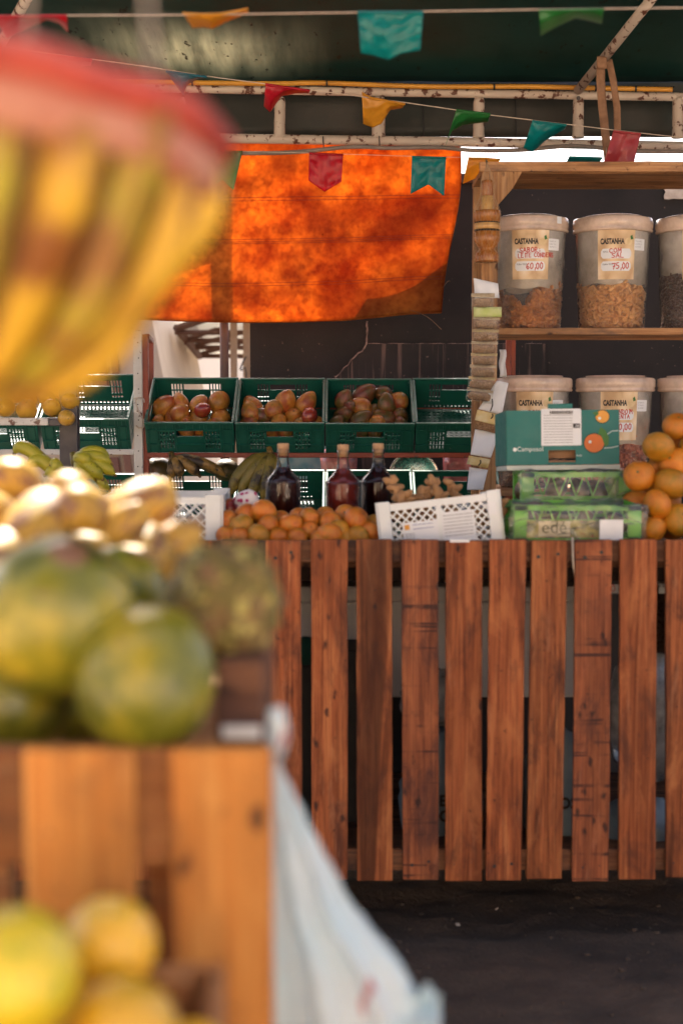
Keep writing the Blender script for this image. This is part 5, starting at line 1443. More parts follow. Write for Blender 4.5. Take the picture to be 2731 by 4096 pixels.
# litter on the ground
for px, py, s_ in ((1830, 3718, 11), (1985, 3655, 4)):
    Yg = 1.485 / -ray(px, py).z * ray(px, py).y
    p = W(px, py, Yg)
    mb = MB(); mb.box((p.x, p.y, .030), (s_ * S(Yg) * 1.6, .012, .004), (.3, .15, random.uniform(-1, 1)))
    mb.build('litter_scrap', Mt['rope'], bevel=.002, label='small pale litter scrap on the dark ground, ' + ('the larger' if px < 1900 else 'the smaller, nearer the counter'), cat='litter', group='litter scraps on the ground')

# ================================================================== goods on the counter
def clipseg(c, x0, x1, z0, z1, sgn):
    # line z = sgn*x + c inside a rectangle
    pts = []
    for x in (x0, x1):
        z = sgn * x + c
        if z0 - 1e-9 <= z <= z1 + 1e-9: pts.append((x, z))
    for z in (z0, z1):
        x = (z - c) / sgn
        if x0 < x < x1: pts.append((x, z))
    return pts[:2] if len(pts) >= 2 else None
def lattice(mb, x0, x1, z0, z1, step, w, t, M):
    for sgn in (-1, 1):
        lo = min(z0 - sgn * x0, z0 - sgn * x1); hi = max(z1 - sgn * x0, z1 - sgn * x1)
        c = lo + step * .5
        while c < hi:
            s_ = clipseg(c, x0, x1, z0, z1, sgn)
            if s_:
                (xa, za), (xb, zb_) = s_
                L = math.hypot(xb - xa, zb_ - za)
                if L > .004: mb.box(((xa + xb) / 2, sgn * .0004, (za + zb_) / 2), (L, t, w), (0, -math.atan2(zb_ - za, xb - xa), 0), M)
            c += step
def lattice_crate(name, label, loc, rot, w, d, h, mat, step=.026, corner=.035, group=None):
    root = thing(name, label, 'crate', loc, group, rot)
    for side, M, ww in (('front_panel', Matrix.Identity(4), w), ('back_panel', Matrix.Translation((0, d, 0)), w),
                        ('side_panel', Matrix.Translation((-w / 2, d / 2, 0)) @ Matrix.Rotation(R(90), 4, 'Z'), d), ('side_panel', Matrix.Translation((w / 2, d / 2, 0)) @ Matrix.Rotation(R(90), 4, 'Z'), d)):
        mb = MB(); hw = ww / 2
        lattice(mb, -hw + corner, hw - corner, .02, h - .02, step, .0045, .003, M)
        mb.box((0, 0, h - .010), (ww - .004, .006, .020), None, M); mb.box((0, 0, .011), (ww - .004, .006, .020), None, M); mb.box((0, 0, h / 2), (.016, .005, h - .04), None, M)
        mb.build(side, mat, root, local=True)
    for sx in (-1, 1):
        for y in (0, d):
            mb = MB(); sy = 1 if y == 0 else -1
            mb.box((sx * (w / 2 - corner / 2), y - sy * .004, h / 2 + .002), (corner, .006, h + .012)); mb.box((sx * (w / 2 + .003), y + sy * corner / 2, h / 2 + .002), (.006, corner, h + .012))
            mb.build('corner_post', mat, root, local=True, bevel=.002)
    mb = MB(); mb.panel(-w / 2 + .004, w / 2 - .004, .004, d - .004, slots(-w / 2 + .03, .03, int((w - .04) / .03), int((d - .04) / .03), .015, .015, .03, .03), .004, Matrix.Translation((0, 0, .004)) @ Matrix.Rotation(R(-90), 4, 'X')); mb.build('floor', mat, root, local=True)
    return root
def root_fn(seed):
    return lambda p: p * (1 + .55 * mn.fractal(p * 1.5 + Vector((seed, 0, 0)), .8, 2.0, 3))
ginger_m = pm('ginger_skin', (0.40, 0.22, 0.09), (0.26, 0.13, 0.05), 30, .75, .4, 60)
garlic_m = pm('garlic_skin', (0.66, 0.58, 0.50), (0.55, 0.42, 0.34), 20, .6, .3, 60)
# left white crate
wc = lattice_crate('white_crate', 'white plastic lattice crate of garlic bulbs on the counter', (W(610, 2130, 4.08).x + .02, 4.10, zS), (0, 0, R(1)), .352, .34, .168, Mt['white_plastic'], .034, .045)
rr = random.Random(4)
for i in range(26):
    x = wc.location.x + rr.uniform(-.14, .14); y = 4.13 + rr.uniform(0, .28); z = zS + .03 + .085 * (i % 3) / 2 + rr.uniform(0, .028)
    mb = MB(); sd = i * 2.1
    mb.ball(rad=(.024, .024, .021), rings=10, segs=14, fn=lambda p: Vector((p.x * (1 + .07 * math.cos(6 * math.atan2(p.y, p.x))), p.y * (1 + .07 * math.cos(6 * math.atan2(p.y, p.x))), p.z + (.9 * math.exp(-((math.hypot(p.x, p.y)) / .2) ** 2) if p.z > 0 else 0))))
    me = mb.mesh('garlic_bulb', garlic_m, True)
    ob('garlic_bulb', me, (x, y, z), (rr.uniform(-1, 1), rr.uniform(-1, 1), rr.uniform(0, 6)), 1.0, None, 'pale garlic bulb heaped in the left white crate', 'garlic', 'garlic bulbs in the left white crate')
mb = MB(); mb.ball(W(635, 1935, 4.3), (.032, .03, .030), 12, 16, fn=root_fn(9)); mb.build('crumpled_paper', Mt['paper'], smooth=True, label='crumpled white paper on the garlic in the left white crate', cat='paper')
# tilted white crate with ginger
gc = lattice_crate('white_crate', 'tilted white lattice crate of ginger with paper labels', (W(1775, 2160, 4.02).x, 4.03, zS + .010), (R(-4), R(-6.5), R(-2)), .345, .30, .158, Mt['white_plastic'], .024, .034)
rr = random.Random(8)
gl_ = [(1600 + 33 * i, 2045 + (i % 3) * 30, 4.13 + .03 * (i % 4)) for i in range(13)] + [(1590, 1975, 4.12), (1610, 2000, 4.10), (1570, 1935, 4.15), (1740, 1945, 4.22), (1810, 1962, 4.24), (1690, 1978, 4.2), (1650, 2010, 4.15), (1760, 1985, 4.18)]
for i, (px, py, Y) in enumerate(gl_):
    c_ = W(px, py, Y); mb = MB()
    s0 = .022
    mb.tube([c_ + Vector((rr.uniform(-.006, .006), 0, (q - 2) * .013)) for q in range(5)], [.008, .015, .012, .016, .007], 10)
    for q in range(3):
        d_ = Vector((rr.choice((-1, 1)) * rr.uniform(.6, 1), rr.uniform(-.6, .2), rr.uniform(-.3, 1))).normalized()
        b_ = c_ + Vector((0, 0, rr.uniform(-.02, .02))); mb.tube([b_, b_ + d_ * .014, b_ + d_ * .026, b_ + d_ * .034], [.011, .012, .010, .004], 9)
    mb.v = [p + .003 * mn.noise_vector(p * 70) for p in mb.v]
    mb.build('ginger_root', ginger_m, smooth=True, label='knobbly ginger root in the tilted white crate', cat='ginger', group='ginger roots in the tilted white crate')
# paper labels stuck on its front
def flatmesh(root, name, x0, x1, z0, z1, y, mat, par=None):
    mb = MB(); mb.span((x0, y - .0006, z0), (x1, y + .0006, z1)); o_ = mb.build(name, mat, par or root, local=True)
    if par: o_.location -= par.location
    return o_
l1 = flatmesh(gc, 'paper_label', -.108, -.006, .004, .100, -.0055, Mt['paper'])
l2 = flatmesh(gc, 'paper_label', .004, .098, .030, .118, -.0055, Mt['paper'])
flatmesh(gc, 'logo_print', -.102, -.088, .080, .094, -.0068, Mt['print_yellow'], l1)
def tline(root, par, s_, x, z, size, y, mat, sx=1.0):
    vs, fs = text_geo(s_, size, 0, sx); mb = MB(); mb.add([Vector((x + a, y, z + b)) for a, b in vs], fs); o_ = mb.build('lettering', mat, root if par is None else par, local=True)
    if par: o_.location -= par.location
    return o_
bluei = pm('blue_print', (0.08, 0.12, 0.35), rough=.6)
def gmesh(par, root, name, pts, y, mat):
    mb = MB(); mb.add([Vector((a, y, b)) for a, b in pts], [tuple(range(len(pts)))]); o_ = mb.build(name, mat, par, local=True); o_.location -= par.location
# faint lines of small print, drawn as ruled strips
def ruled(par, x0, x1, z0, z1, n, y, mat, seed):
    r_ = random.Random(seed); mb = MB()
    for i in range(n):
        z = z1 - (z1 - z0) * i / max(1, n - 1); x = x0
        while x < x1:
            w = r_.uniform(.002, .009); mb.span((x, y - .0003, z - .0009), (min(x + w, x1), y + .0003, z + .0009)); x += w + .0016
    o_ = mb.build('small_print', mat, par, local=True); o_.location -= par.location
ruled(l1, -.078, -.02, .080, .092, 2, -.0068, bluei, 3); ruled(l1, -.102, -.075, .055, .068, 3, -.0068, Mt['ink_grey'], 5)
gmesh(l1, gc, 'bottle_print', [(-.088, .006), (-.066, .006), (-.060, .040), (-.066, .052), (-.080, .048), (-.084, .036)], -.0068, pm('olive_print', (0.50, 0.48, 0.16), (0.62, 0.6, 0.35), 40))
gmesh(l1, gc, 'fruit_print', [(-.055, .022), (-.040, .017), (-.018, .020), (-.016, .026), (-.028, .034), (-.042, .031)], -.0068, pm('red_orange_print', (0.58, 0.12, 0.02), (0.62, 0.32, 0.03), 90))
ruled(l2, .010, .092, .050, .108, 7, -.0068, Mt['ink_grey'], 6)
flatmesh(gc, 'side_sticker', .138, .163, .095, .132, -.0090, Mt['paper'])

# green crates wrapped in film
wrap = thin_plastic('crumpled_clear_wrap', (0.88, 0.90, 0.86), .09, .08, 1.0, 9, .5)
def wrapped(name, label, px0, px1, py0, py1, Y, d, lab=True):
    a_, b_ = W(px0, py1, Y), W(px1, py0, Y)
    w, h = b_.x - a_.x, b_.z - a_.z
    root = thing(name, label, 'crate', ((a_.x + b_.x) / 2, Y, a_.z), 'lime green crates in clear wrap')
    for side, M, ww in (('front_panel', Matrix.Identity(4), w), ('back_panel', Matrix.Translation((0, d, 0)), w), ('side_panel', Matrix.Translation((-w / 2, d / 2, 0)) @ Matrix.Rotation(R(90), 4, 'Z'), d), ('side_panel', Matrix.Translation((w / 2, d / 2, 0)) @ Matrix.Rotation(R(90), 4, 'Z'), d)):
        mb = MB(); hw = ww / 2
        mb.box((0, 0, h - .008), (ww, .006, .016), None, M); mb.box((0, 0, h * .56), (ww - .01, .005, .010), None, M); mb.box((0, 0, .007), (ww, .006, .014), None, M)
        for sx in (-1, 1): mb.box((sx * (hw - .018), -.0005, h / 2), (.036, .005, h - .004), None, M)
        n = int(ww / .03)
        for i in range(n):
            x = -hw + .05 + (ww - .1) * i / max(1, n - 1)
            mb.box((x, 0, h * .78), (.004, .004, h * .42), (0, (.35 if i % 2 else -.35), 0), M)
        mb.build(side, Mt['lime_plastic'], root, local=True)
    mb = MB(); mb.box((0, d / 2, .004), (w - .01, d - .01, .005)); mb.build('floor', Mt['lime_plastic'], root, local=True)
    # wrap draped over the whole crate
    mb = MB()
    def wf(u_, v_):
        x = (u_ - .5) * (w + .03)
        if v_ < .5:
            f = v_ / .5; y = -.012 - .010 * math.sin(f * 3.1); z = h * (.02 + f * 1.02)
        else:
            f = (v_ - .5) / .5; y = -.01 + (d + .02) * f; z = h * 1.04 - .022 * math.sin(math.pi * f)
        q = Vector((x * 14, y * 14, z * 14 + px0 * .01))
        e = mn.noise_vector(q) * .010 + mn.noise_vector(q * 2.7) * .005
        return Vector((x + e.x, y + min(e.y, .008) - .004, max(0.002, z + e.z)))
    mb.grid(60, 50, wf); mb.build('plastic_wrap', wrap, root, smooth=True, local=True)
    mb = MB()
    for i in range(22):
        x = (random.random() - .5) * w; L = random.uniform(.02, .06); z = random.uniform(.1, .95) * h
        a2 = random.uniform(-.5, .5)
        mb.tube([Vector((x - L / 2, -.030 + .004 * random.random(), z - a2 * L / 2)), Vector((x, -.033, z + .003)), Vector((x + L / 2, -.030, z + a2 * L / 2))], [.0004, .0016, .0004], 4)
    tag(mb.build('wrap_crease', wrap, root, smooth=True, local=True), kind='stuff')
    return root, w, h
ga, gw, gh = wrapped('green_crate', 'wrapped lime green crate with cream edé label, front of two', 2058, 2560, 2020, 2168, 4.02, .24)
gb, gw2, gh2 = wrapped('green_crate', 'wrapped lime green crate behind, under the teal box', 2085, 2520, 1888, 2120, 4.33, .22)
pl = flatmesh(ga, 'printed_panel', -.145, .115, .012, .062, -.0052, pm('avocado_print', (0.10, 0.11, 0.03), (0.46, 0.40, 0.10), 38, .5, lo=.42, hi=.58, spots=((0.35, 0.12, 0.03), 22, .62)))
pl2 = flatmesh(ga, 'name_plate', -.112, -.022, .016, .060, -.0072, pm('cream_print', (0.66, 0.60, 0.44), (0.60, 0.55, 0.40), 10))
tline(ga, pl2, 'edé', -.104, .026, .050, -.0084, pm('olive_dark_print', (0.09, 0.085, 0.035), rough=.6), 1.0)
flatmesh(ga, 'price_paper', .056, .122, .008, .066, -.0345, Mt['paper'])
for i, (x, z) in enumerate(((-.02, .05), (.10, .05), (-.12, .05), (.05, .045))):
    fruit('avocado', 'pumpkin', 'mango', gb.location + Vector((x - .03, .06, gh2 * .60 + z * .3)), .036, 'brown avocado inside the rear wrapped green crate', 'avocado', 'avocados in the rear green crate')
for i, (x, z) in enumerate(((-.12, .05), (-.04, .05), (.04, .05), (.12, .05))):
    fruit('avocado', 'pumpkin', 'mango', ga.location + Vector((x, .08, z)), .036, 'dark avocado inside the front wrapped green crate', 'avocado', 'avocados in the front green crate')

# teal fruit box on top
a_, b_ = W(2026, 1858, 4.36), W(2478, 1640, 4.36)
bw, bh = b_.x - a_.x, b_.z - a_.z
tb_ = thing('fruit_box', 'teal cardboard fruit box with orange drawings and white label', 'box', ((a_.x + b_.x) / 2, 4.36, a_.z), None, (R(-3), R(-.6), R(1.5)))
hw = bw / 2; kx = bw / 452.0
def bx(px): return (px - 2252) * kx
def bz(py): return (1858 - py) * kx
mb = MB(); mb.panel(-hw, hw, 0, bh, [(bx(2193), bx(2303), bz(1850), bz(1800))], .004); fp_ = mb.build('front_panel', Mt['teal_card'], tb_, local=True)
mb = MB(); mb.panel(-hw, hw, .03, bh, [], .004, Matrix.Translation((0, .25, 0))); mb.build('back_panel', Mt['card_brown'], tb_, local=True)
for sx in (-1, 1):
    mb = MB(); mb.box((sx * (hw - .002) + sx * .0025, .126, bh / 2), (.004, .244, bh)); mb.build('side_panel', Mt['teal_card'], tb_, local=True)
mb = MB(); mb.box((0, .127, .010), (bw - .01, .24, .004)); mb.build('base', Mt['card_brown'], tb_, local=True)
mb = MB(); mb.box((0, .10, .045), (bw - .06, .12, .05)); mb.build('inner_tray', Mt['card_brown'], tb_, local=True)
mb = MB(); mb.span((bx(2192), .0005, bh + .0002), (bx(2292), .0045, bh + bz(1858 - 24) if False else bh + .020)); mb.build('top_tab', Mt['teal_card'], tb_, local=True, bevel=.002)
mb = MB(); mb.box((0, .11, -.009), (bw + .004, .235, .014)); mb.build('tray_rim', pm('pale_tray_card', (0.50, 0.54, 0.48), (0.40, 0.44, 0.38), 8), tb_, local=True)
pp_ = flatmesh(tb_, 'paper_label', bx(2165), bx(2325), bz(1782), bz(1634), -.0012, Mt['paper'])
ruled(pp_, bx(2175), bx(2290), bz(1770), bz(1660), 11, -.0025, Mt['ink_grey'], 12)
mb = MB(); r_ = random.Random(2); x = bx(2200)
while x < bx(2300):
    w = r_.uniform(.0008, .003); mb.span((x, -.0028, bz(1655)), (x + w, -.0022, bz(1642))); x += w + r_.uniform(.0008, .002)
o_ = mb.build('barcode', Mt['ink_black'], pp_, local=True); o_.location -= pp_.location
s2 = flatmesh(tb_, 'paper_label', bx(2292), bx(2326), bz(1780), bz(1640), -.0034, Mt['paper'])
sb_ = flatmesh(tb_, 'black_field', bx(2293), bx(2320), bz(1712), bz(1694), -.0048, Mt['ink_black'], s2)
tline(tb_, s2, '.38', bx(2296), bz(1710), 17 * kx, -.0060, Mt['paper'])
tline(tb_, fp_, 'Camposol', bx(2066), bz(1803), 26 * kx, -.0010, Mt['ink_white'])
tline(tb_, fp_, 'mas', bx(2305), bz(1826), 15 * kx, -.0010, Mt['ink_white'])
def disc(cx, cz, rx, rz, y, mat, name, par, n=20, M=None):
    mb = MB(); mb.add([Vector((cx + rx * math.cos(6.2832 * i / n), y, cz + rz * math.sin(6.2832 * i / n))) for i in range(n)], [tuple(range(n))]); o_ = mb.build(name, mat, par, local=True); o_.location -= par.location
disc(bx(2058), bz(1796), 8 * kx, 8 * kx, -.0010, Mt['ink_white'], 'logo_dot', fp_)
outl = pm('dark_green_outline', (0.01, 0.05, 0.03), rough=.6)
for (cx, cy, r, m_) in ((2378, 1773, 40, 'print_orange'), (2412, 1667, 27, 'print_yellow')):
    disc(bx(cx), bz(cy), (r + 3) * kx, (r + 2) * kx, -.0008, outl, 'outline_print', fp_)
    disc(bx(cx), bz(cy), r * kx, r * .93 * kx, -.0014, Mt[m_], 'orange_print', fp_)
    disc(bx(cx - r * .42), bz(cy - r * .12 + (10 if r < 30 else 0)), 6 * kx, 6 * kx, -.0020, Mt['ink_white'], 'stem_print', fp_)
def leaf(pts, mat, y=-.0011):
    mb = MB(); mb.add([Vector((bx(a), y, bz(b))) for a, b in pts], [tuple(range(len(pts)))]); o_ = mb.build('leaf_print', mat, fp_, local=True); o_.location -= fp_.location
leaf([(2404, 1736), (2392, 1745), (2404, 1708), (2424, 1722), (2438, 1750), (2436, 1780), (2422, 1790)], Mt['print_leaf'], -.0017)
leaf([(2372, 1650), (2394, 1646), (2398, 1656), (2386, 1666)], Mt['print_leaf'], -.0017)
mb = MB()
for arc_ in ([(2432, 1738), (2450, 1726), (2476, 1724)], [(2418, 1794), (2450, 1792), (2476, 1786)]):
    mb.tube([Vector((bx(a), -.0012, bz(b))) for a, b in arc_], .0014, 5)
o_ = mb.build('line_print', Mt['ink_white'], fp_, local=True); o_.location -= fp_.location

# mandarins heaped at the right
lst = [(2632, 1788, 62, .06), (2707, 1706, 58, .12), (2555, 1905, 61, .02), (2697, 1852, 62, .06), (2682, 1935, 68, 0), (2627, 2017, 60, -.04), (2612, 2117, 54, -.05), (2716, 2082, 66, -.04), (2622, 1872, 44, .12), (2780, 1790, 64, .08), (2785, 1960, 66, .02), (2790, 2110, 62, -.02), (2540, 2010, 56, .14), (2560, 2100, 56, .14), (2660, 2000, 60, .12), (2680, 2110, 58, .12), (2700, 1780, 60, .2), (2600, 1990, 58, .22), (2790, 1880, 62, .16), (2650, 1930, 58, .2), (2690, 1850, 60, .28)]
ML = rowlabels(lst, 'mandarin heaped at right, %s', [(1740, 'top'), (1830, 'second'), (1890, 'third'), (1960, 'fourth'), (2050, 'fifth'), (9999, 'bottom')])
for i, (px, py, r, dy) in enumerate(lst):
    p = W(px, py, 4.15 + dy)
    big = i in (0, 7, 16)
    fruit('mandarin', 'mandarin_g' if i in (0, 7, 9, 4) else 'mandarin', 'citrus', p, r * S(p.y) * 1.05, (ML[i] if dy < .13 else 'mandarin buried at the back of the tall right heap'), 'mandarin', 'mandarins heaped at the right')
# oranges at the left
lst = [(966, 2103, 49, 0), (1071, 2103, 47, 0), (1163, 2099, 46, .01), (1055, 2050, 55, .06), (908, 2083, 46, .04), (1036, 2143, 46, -.05), (1240, 2072, 44, .05), (1240, 2122, 40, 0), (1323, 2092, 46, .03), (1425, 2079, 56, .02), (1350, 2122, 46, -.01), (1316, 2143, 50, -.04), (908, 2143, 42, -.03), (1112, 2150, 40, -.04), (1189, 2152, 40, -.04), (1431, 2146, 46, -.03), (1480, 2128, 40, 0), (1195, 2066, 36, .08), (985, 2062, 46, .08), (1000, 2150, 40, -.02), (1385, 2150, 40, -.02), (880, 2110, 44, .06), (1120, 2080, 42, .1), (1380, 2060, 42, .1), (1300, 2060, 40, .1), (1500, 2090, 38, .06), (960, 2150, 40, -.05), (1275, 2155, 36, -.05)]
OL = rowlabels(lst, 'small orange before the bottles, %s', [(2068, 'top'), (2095, 'upper'), (2126, 'middle'), (9999, 'bottom')])
for i, (px, py, r, dy) in enumerate(lst):
    p = W(px, py, 4.10 + dy)
    fruit('orange', 'orange' if i % 5 else 'mandarin_g', 'citrus', p, r * S(p.y) * random.uniform(0.96, 1.14), OL[i], 'orange', 'oranges heaped before the bottles', sc=(1, 1, 1.05))

# bottles of syrup
def glass(name, tint):
    t = NT(name); t.base(tint, .03, .5); t.b.inputs['Transmission Weight'].default_value = 1.0; t.b.inputs['IOR'].default_value = 1.45
    return t.m
clear_glass = thin_plastic('clear_bottle_glass', (0.85, 0.88, 0.88), .0, .02, edge=.7)
def bottle(label, px, Y, liq, top=1795):
    c0 = W(px, 2100, Y); k_ = S(Y)
    root = thing('syrup_bottle', label, 'bottle', (c0.x, Y, zS))
    T = zat(top, Y) - zS
    def z(py): return T - (py - 1795) * k_
    R1 = 70 * k_
    out = [(R1 * .92, 0), (R1, .008), (R1, z(1932)), (R1 * .99, z(1924)), (R1 * .90, z(1912)), (R1 * .62, z(1892)), (R1 * .40, z(1872)), (R1 * .34, z(1850)), (R1 * .31, z(1815)), (R1 * .36, z(1812)), (R1 * .36, z(1798)), (R1 * .30, z(1796))]
    mb = MB(); mb.lathe(out, 40); mb.f.pop(); mb.build('glass', clear_glass, root, smooth=True, local=True)
    lev = z(1868)
    mb = MB(); prof_ = [(0.0, .006), (R1 - .006, .010)] + [(r - .0045, q) for r, q in out[2:] if q < lev - .002]
    mb.lathe(prof_ + [(R1 * .37 - .004, lev), (0, lev)], 40); mb.build('syrup', liq, root, smooth=True, local=True)
    mb = MB(); mb.lathe([(R1 + .0012, z(1930)), (R1 + .0012, z(1925)), (R1 + .0002, z(1923))], 40); mb.build('shoulder_ridge', clear_glass, root, smooth=True, local=True)
    mb = MB(); mb.lathe([(R1 * .27, z(1822)), (R1 * .29, z(1797)), (R1 * .32, z(1795)), (R1 * .33, z(1776)), (R1 * .30, z(1773)), (0, z(1772))], 20); mb.build('cork', pm('cork', (0.48, 0.30, 0.16), (0.36, 0.21, 0.11), 40, .85, .4, 90), root, smooth=True, local=True)
def liquid(name, c):
    t = NT(name); t.base(c, .25, .2); return t.m
darkl = liquid('dark_syrup', (0.028, 0.005, 0.005)); redl = liquid('red_syrup', (0.16, 0.016, 0.010))
bottle('corked bottle of dark syrup, left of three behind the oranges', 1133, 4.34, darkl)
bottle('corked bottle of red syrup, middle of three behind the oranges', 1372, 4.34, redl, 1800)
bottle('corked bottle of dark syrup beside the tilted ginger crate', 1512, 4.46, darkl, 1795)

def dots_mat():
    t = NT('polka_dot_cloth'); vo = t.n('ShaderNodeTexVoronoi'); vo.inputs['Scale'].default_value = 50; vo.inputs['Randomness'].default_value = .55; t.l(t.coord(rnd=False), vo.inputs['Vector'])
    t.base(t.mix(t.rv(vo.outputs['Distance'], .36, .40, 1, 0), (0.70, 0.64, 0.60), (0.42, 0.03, 0.12)), .8, .3); return t.m
mb = MB(); mb.ball(W(992, 2003, 4.26), (.040, .03, .032), 16, 22, fn=lambda p: Vector((p.x * (1 + .3 * mn.noise(p * 1.5)), p.y, p.z * (1 + .4 * mn.noise(p * 1.2 + Vector((4, 0, 0)))))))
mb.build('cloth_bundle', dots_mat(), smooth=True, label='white cloth bundle with magenta polka dots beside the left bottle', cat='cloth')
fruit('beetroot', 'mango_r', 'citrus', W(925, 2030, 4.3), .030, 'dark purple red beetroot between the left white crate and the oranges', 'beetroot', None)
mb = MB(); mb.grid(5, 8, lambda u_, v_: W(330 + 70 * v_ + 30 * u_ * (1 - v_ * .5), 1915 + 75 * v_ - 18 * u_ * math.sin(v_ * 3), 4.2 + .02 * u_)); mb.build('green_tray_flap', pm('pale_green_film', (0.10, 0.26, 0.20), (0.07, 0.18, 0.14), 10), smooth=True, solid=.0015, label='curled green plastic sheet left of the white garlic crate', cat='sheet')
# ================================================================== near stand at the left with coconuts
YN = 1.30
zN = zat(2998, YN)
xR_ = W(1088, 3000, YN).x
ns = thing('near_stand', 'sunlit wooden slat stand at the left front holding coconuts', 'stand', (xR_ - .45, YN + .4, 0))
px_ = [(682, 1088), (92, 540), (-490, -70), (-1060, -620)]
for a0, a1 in px_:
    p0, p1 = W(a0, 3000, YN).x, W(a1, 3000, YN).x
    mb = MB(); mb.span((p0, YN, .04), (p1, YN + .018, zN)); mb.build('slat', Mt['near'], ns, bevel=.003)
mb = MB(); mb.span((W(-1060, 0, YN).x, YN + .0185, zat(3455, YN + .02)), (xR_ - .003, YN + .04, zN - .003)); mb.build('rail', Mt['near_x'], ns, bevel=.003)
mb = MB(); mb.span((W(-1060, 0, YN).x, YN + .0185, .10), (xR_ - .003, YN + .04, .20)); mb.build('rail', Mt['near_x'], ns, bevel=.003)
for i in range(6):
    y = YN + .042 + i * .137
    mb = MB(); mb.span((W(-1060, 0, YN).x, y, zN - .066), (xR_ - .03 - .006 * i, y + .13, zN - .052)); mb.build('top_plank', Mt['near_x'], ns, bevel=.003)
for x in (xR_ - .10, W(-1060, 0, YN).x + .03):
    for y in (YN + .07, YN + .77):
        mb = MB(); mb.span((x - .025, y - .025, 0), (x + .025, y + .025, zN - .068)); mb.build('leg', Mt['near_x'], ns, bevel=.003)
zNt = zN - .052
def cfruit(kind, shape, px, py, Y, r, name, label, cat, group, rot, sc=(1, 1, 1)):
    return fruit(name, kind, shape, W(px, py, Y), r * S(Y), label, cat, group, rot, 3, sc)
cfruit('coconut', 'coco', 225, 2470, 1.42, 325, 'coconut', 'large green coconut on top at the left of the near stand', 'coconut', 'green coconuts on the near stand', (.5, .3, 0))
cfruit('coconut', 'coco', 460, 2400, 1.62, 210, 'coconut', 'green coconut partly hidden behind the top coconut', 'coconut', 'green coconuts on the near stand', (.4, .2, 1))
cfruit('coconut', 'coco', 595, 2715, 1.37, 285, 'coconut', 'green coconut low in front with yellow belly', 'coconut', 'green coconuts on the near stand', (-.3, .35, .6))
cfruit('coconut', 'coco', 40, 2820, 1.45, 230, 'coconut', 'shaded coconut low at the left edge of the near stand', 'coconut', 'green coconuts on the near stand', (.8, .3, 2))
cfruit('coconut', 'coco', 330, 2800, 1.62, 230, 'coconut', 'coconut in the dark gap between the front coconuts', 'coconut', 'green coconuts on the near stand', (.2, 1.3, 2))
# soursop with bumpy skin
mb = MB(); c_ = W(885, 2440, 1.52); k_ = S(1.52)
def sfn(p):
    d = 1 + .10 * mn.noise(p * 1.4 + Vector((3, 0, 0)))
    a = max(0, mn.noise(p * 5.0)) * .26 + max(0, mn.noise(p * 10.0)) * .10
    return p * (d + a)
mb.ball(rings=44, segs=60, fn=sfn)
ob('soursop', mb.mesh('soursop', FMt['soursop'], True), c_, (.3, .4, .2), (232 * k_, 215 * k_, 262 * k_), None, 'bumpy olive brown soursop at the right of the near stand', 'soursop')
# support box below soursop, with a pale strip
sb = thing('wooden_box', 'brown wooden box with pale strip under the soursop', 'box', W(940, 2985, 1.5))
a_, b_ = W(860, 2650, 1.42), W(1052, 2990, 1.42)
mb = MB(); mb.span((a_.x, 1.43, zNt + .001), (b_.x, 1.66, a_.z)); mb.build('box_side', wood('old_box_wood', (0.10, 0.045, 0.03), (0.20, 0.09, 0.05), (0.28, 0.13, 0.07), axis='X'), sb, bevel=.004)
mb = MB(); mb.span((W(870, 0, 1.42).x, 1.422, zat(2955, 1.42)), (W(1030, 0, 1.42).x, 1.4295, zat(2910, 1.42))); mb.build('pale_strip', Mt['paper'], sb)
# mottled yellow fruit heap behind
HEAP = [(50, 1975, 2.02, 160), (330, 2095, 1.86, 175), (556, 2030, 1.96, 128), (150, 2130, 1.82, 165), (478, 2140, 1.84, 120), (580, 2200, 1.82, 120), (-110, 2080, 1.9, 170), (290, 1995, 2.10, 110), (10, 2260, 1.78, 170), (300, 2290, 1.78, 165), (510, 2310, 1.78, 150), (690, 2290, 1.86, 120), (560, 2470, 1.80, 170), (250, 2470, 1.82, 170), (-20, 2440, 1.84, 170), (720, 2480, 1.9, 160), (690, 2190, 1.88, 112), (790, 2250, 1.92, 95)]
HL = rowlabels(HEAP, 'mottled yellow fruit behind coconuts, %s', [(2040, 'top'), (2115, 'upper'), (2215, 'middle'), (2350, 'lower'), (9999, 'buried')])
for i, (px, py, Y, r) in enumerate(HEAP):
    cfruit('papaya', 'papaya', px, py, Y, r * 1.08, 'yellow_fruit', HL[i], 'fruit', 'mottled yellow fruit behind the coconuts', (random.uniform(.4, 2.4), random.uniform(-.9, .9), random.uniform(0, 6)), (1, .92, random.uniform(.85, 1.15)))
mb = MB(); mb.grid(6, 6, lambda u_, v_: W(150 + 180 * u_, 1905 + 60 * v_ + 55 * u_ + 10 * math.sin(v_ * 3), 2.15 + .06 * v_)); mb.build('leaf', pm('blue_green_leaf', (0.06, 0.16, 0.11), (0.05, 0.12, 0.08), 10), smooth=True, solid=.002, label='blue green leaf behind the yellow fruit heap', cat='leaf')

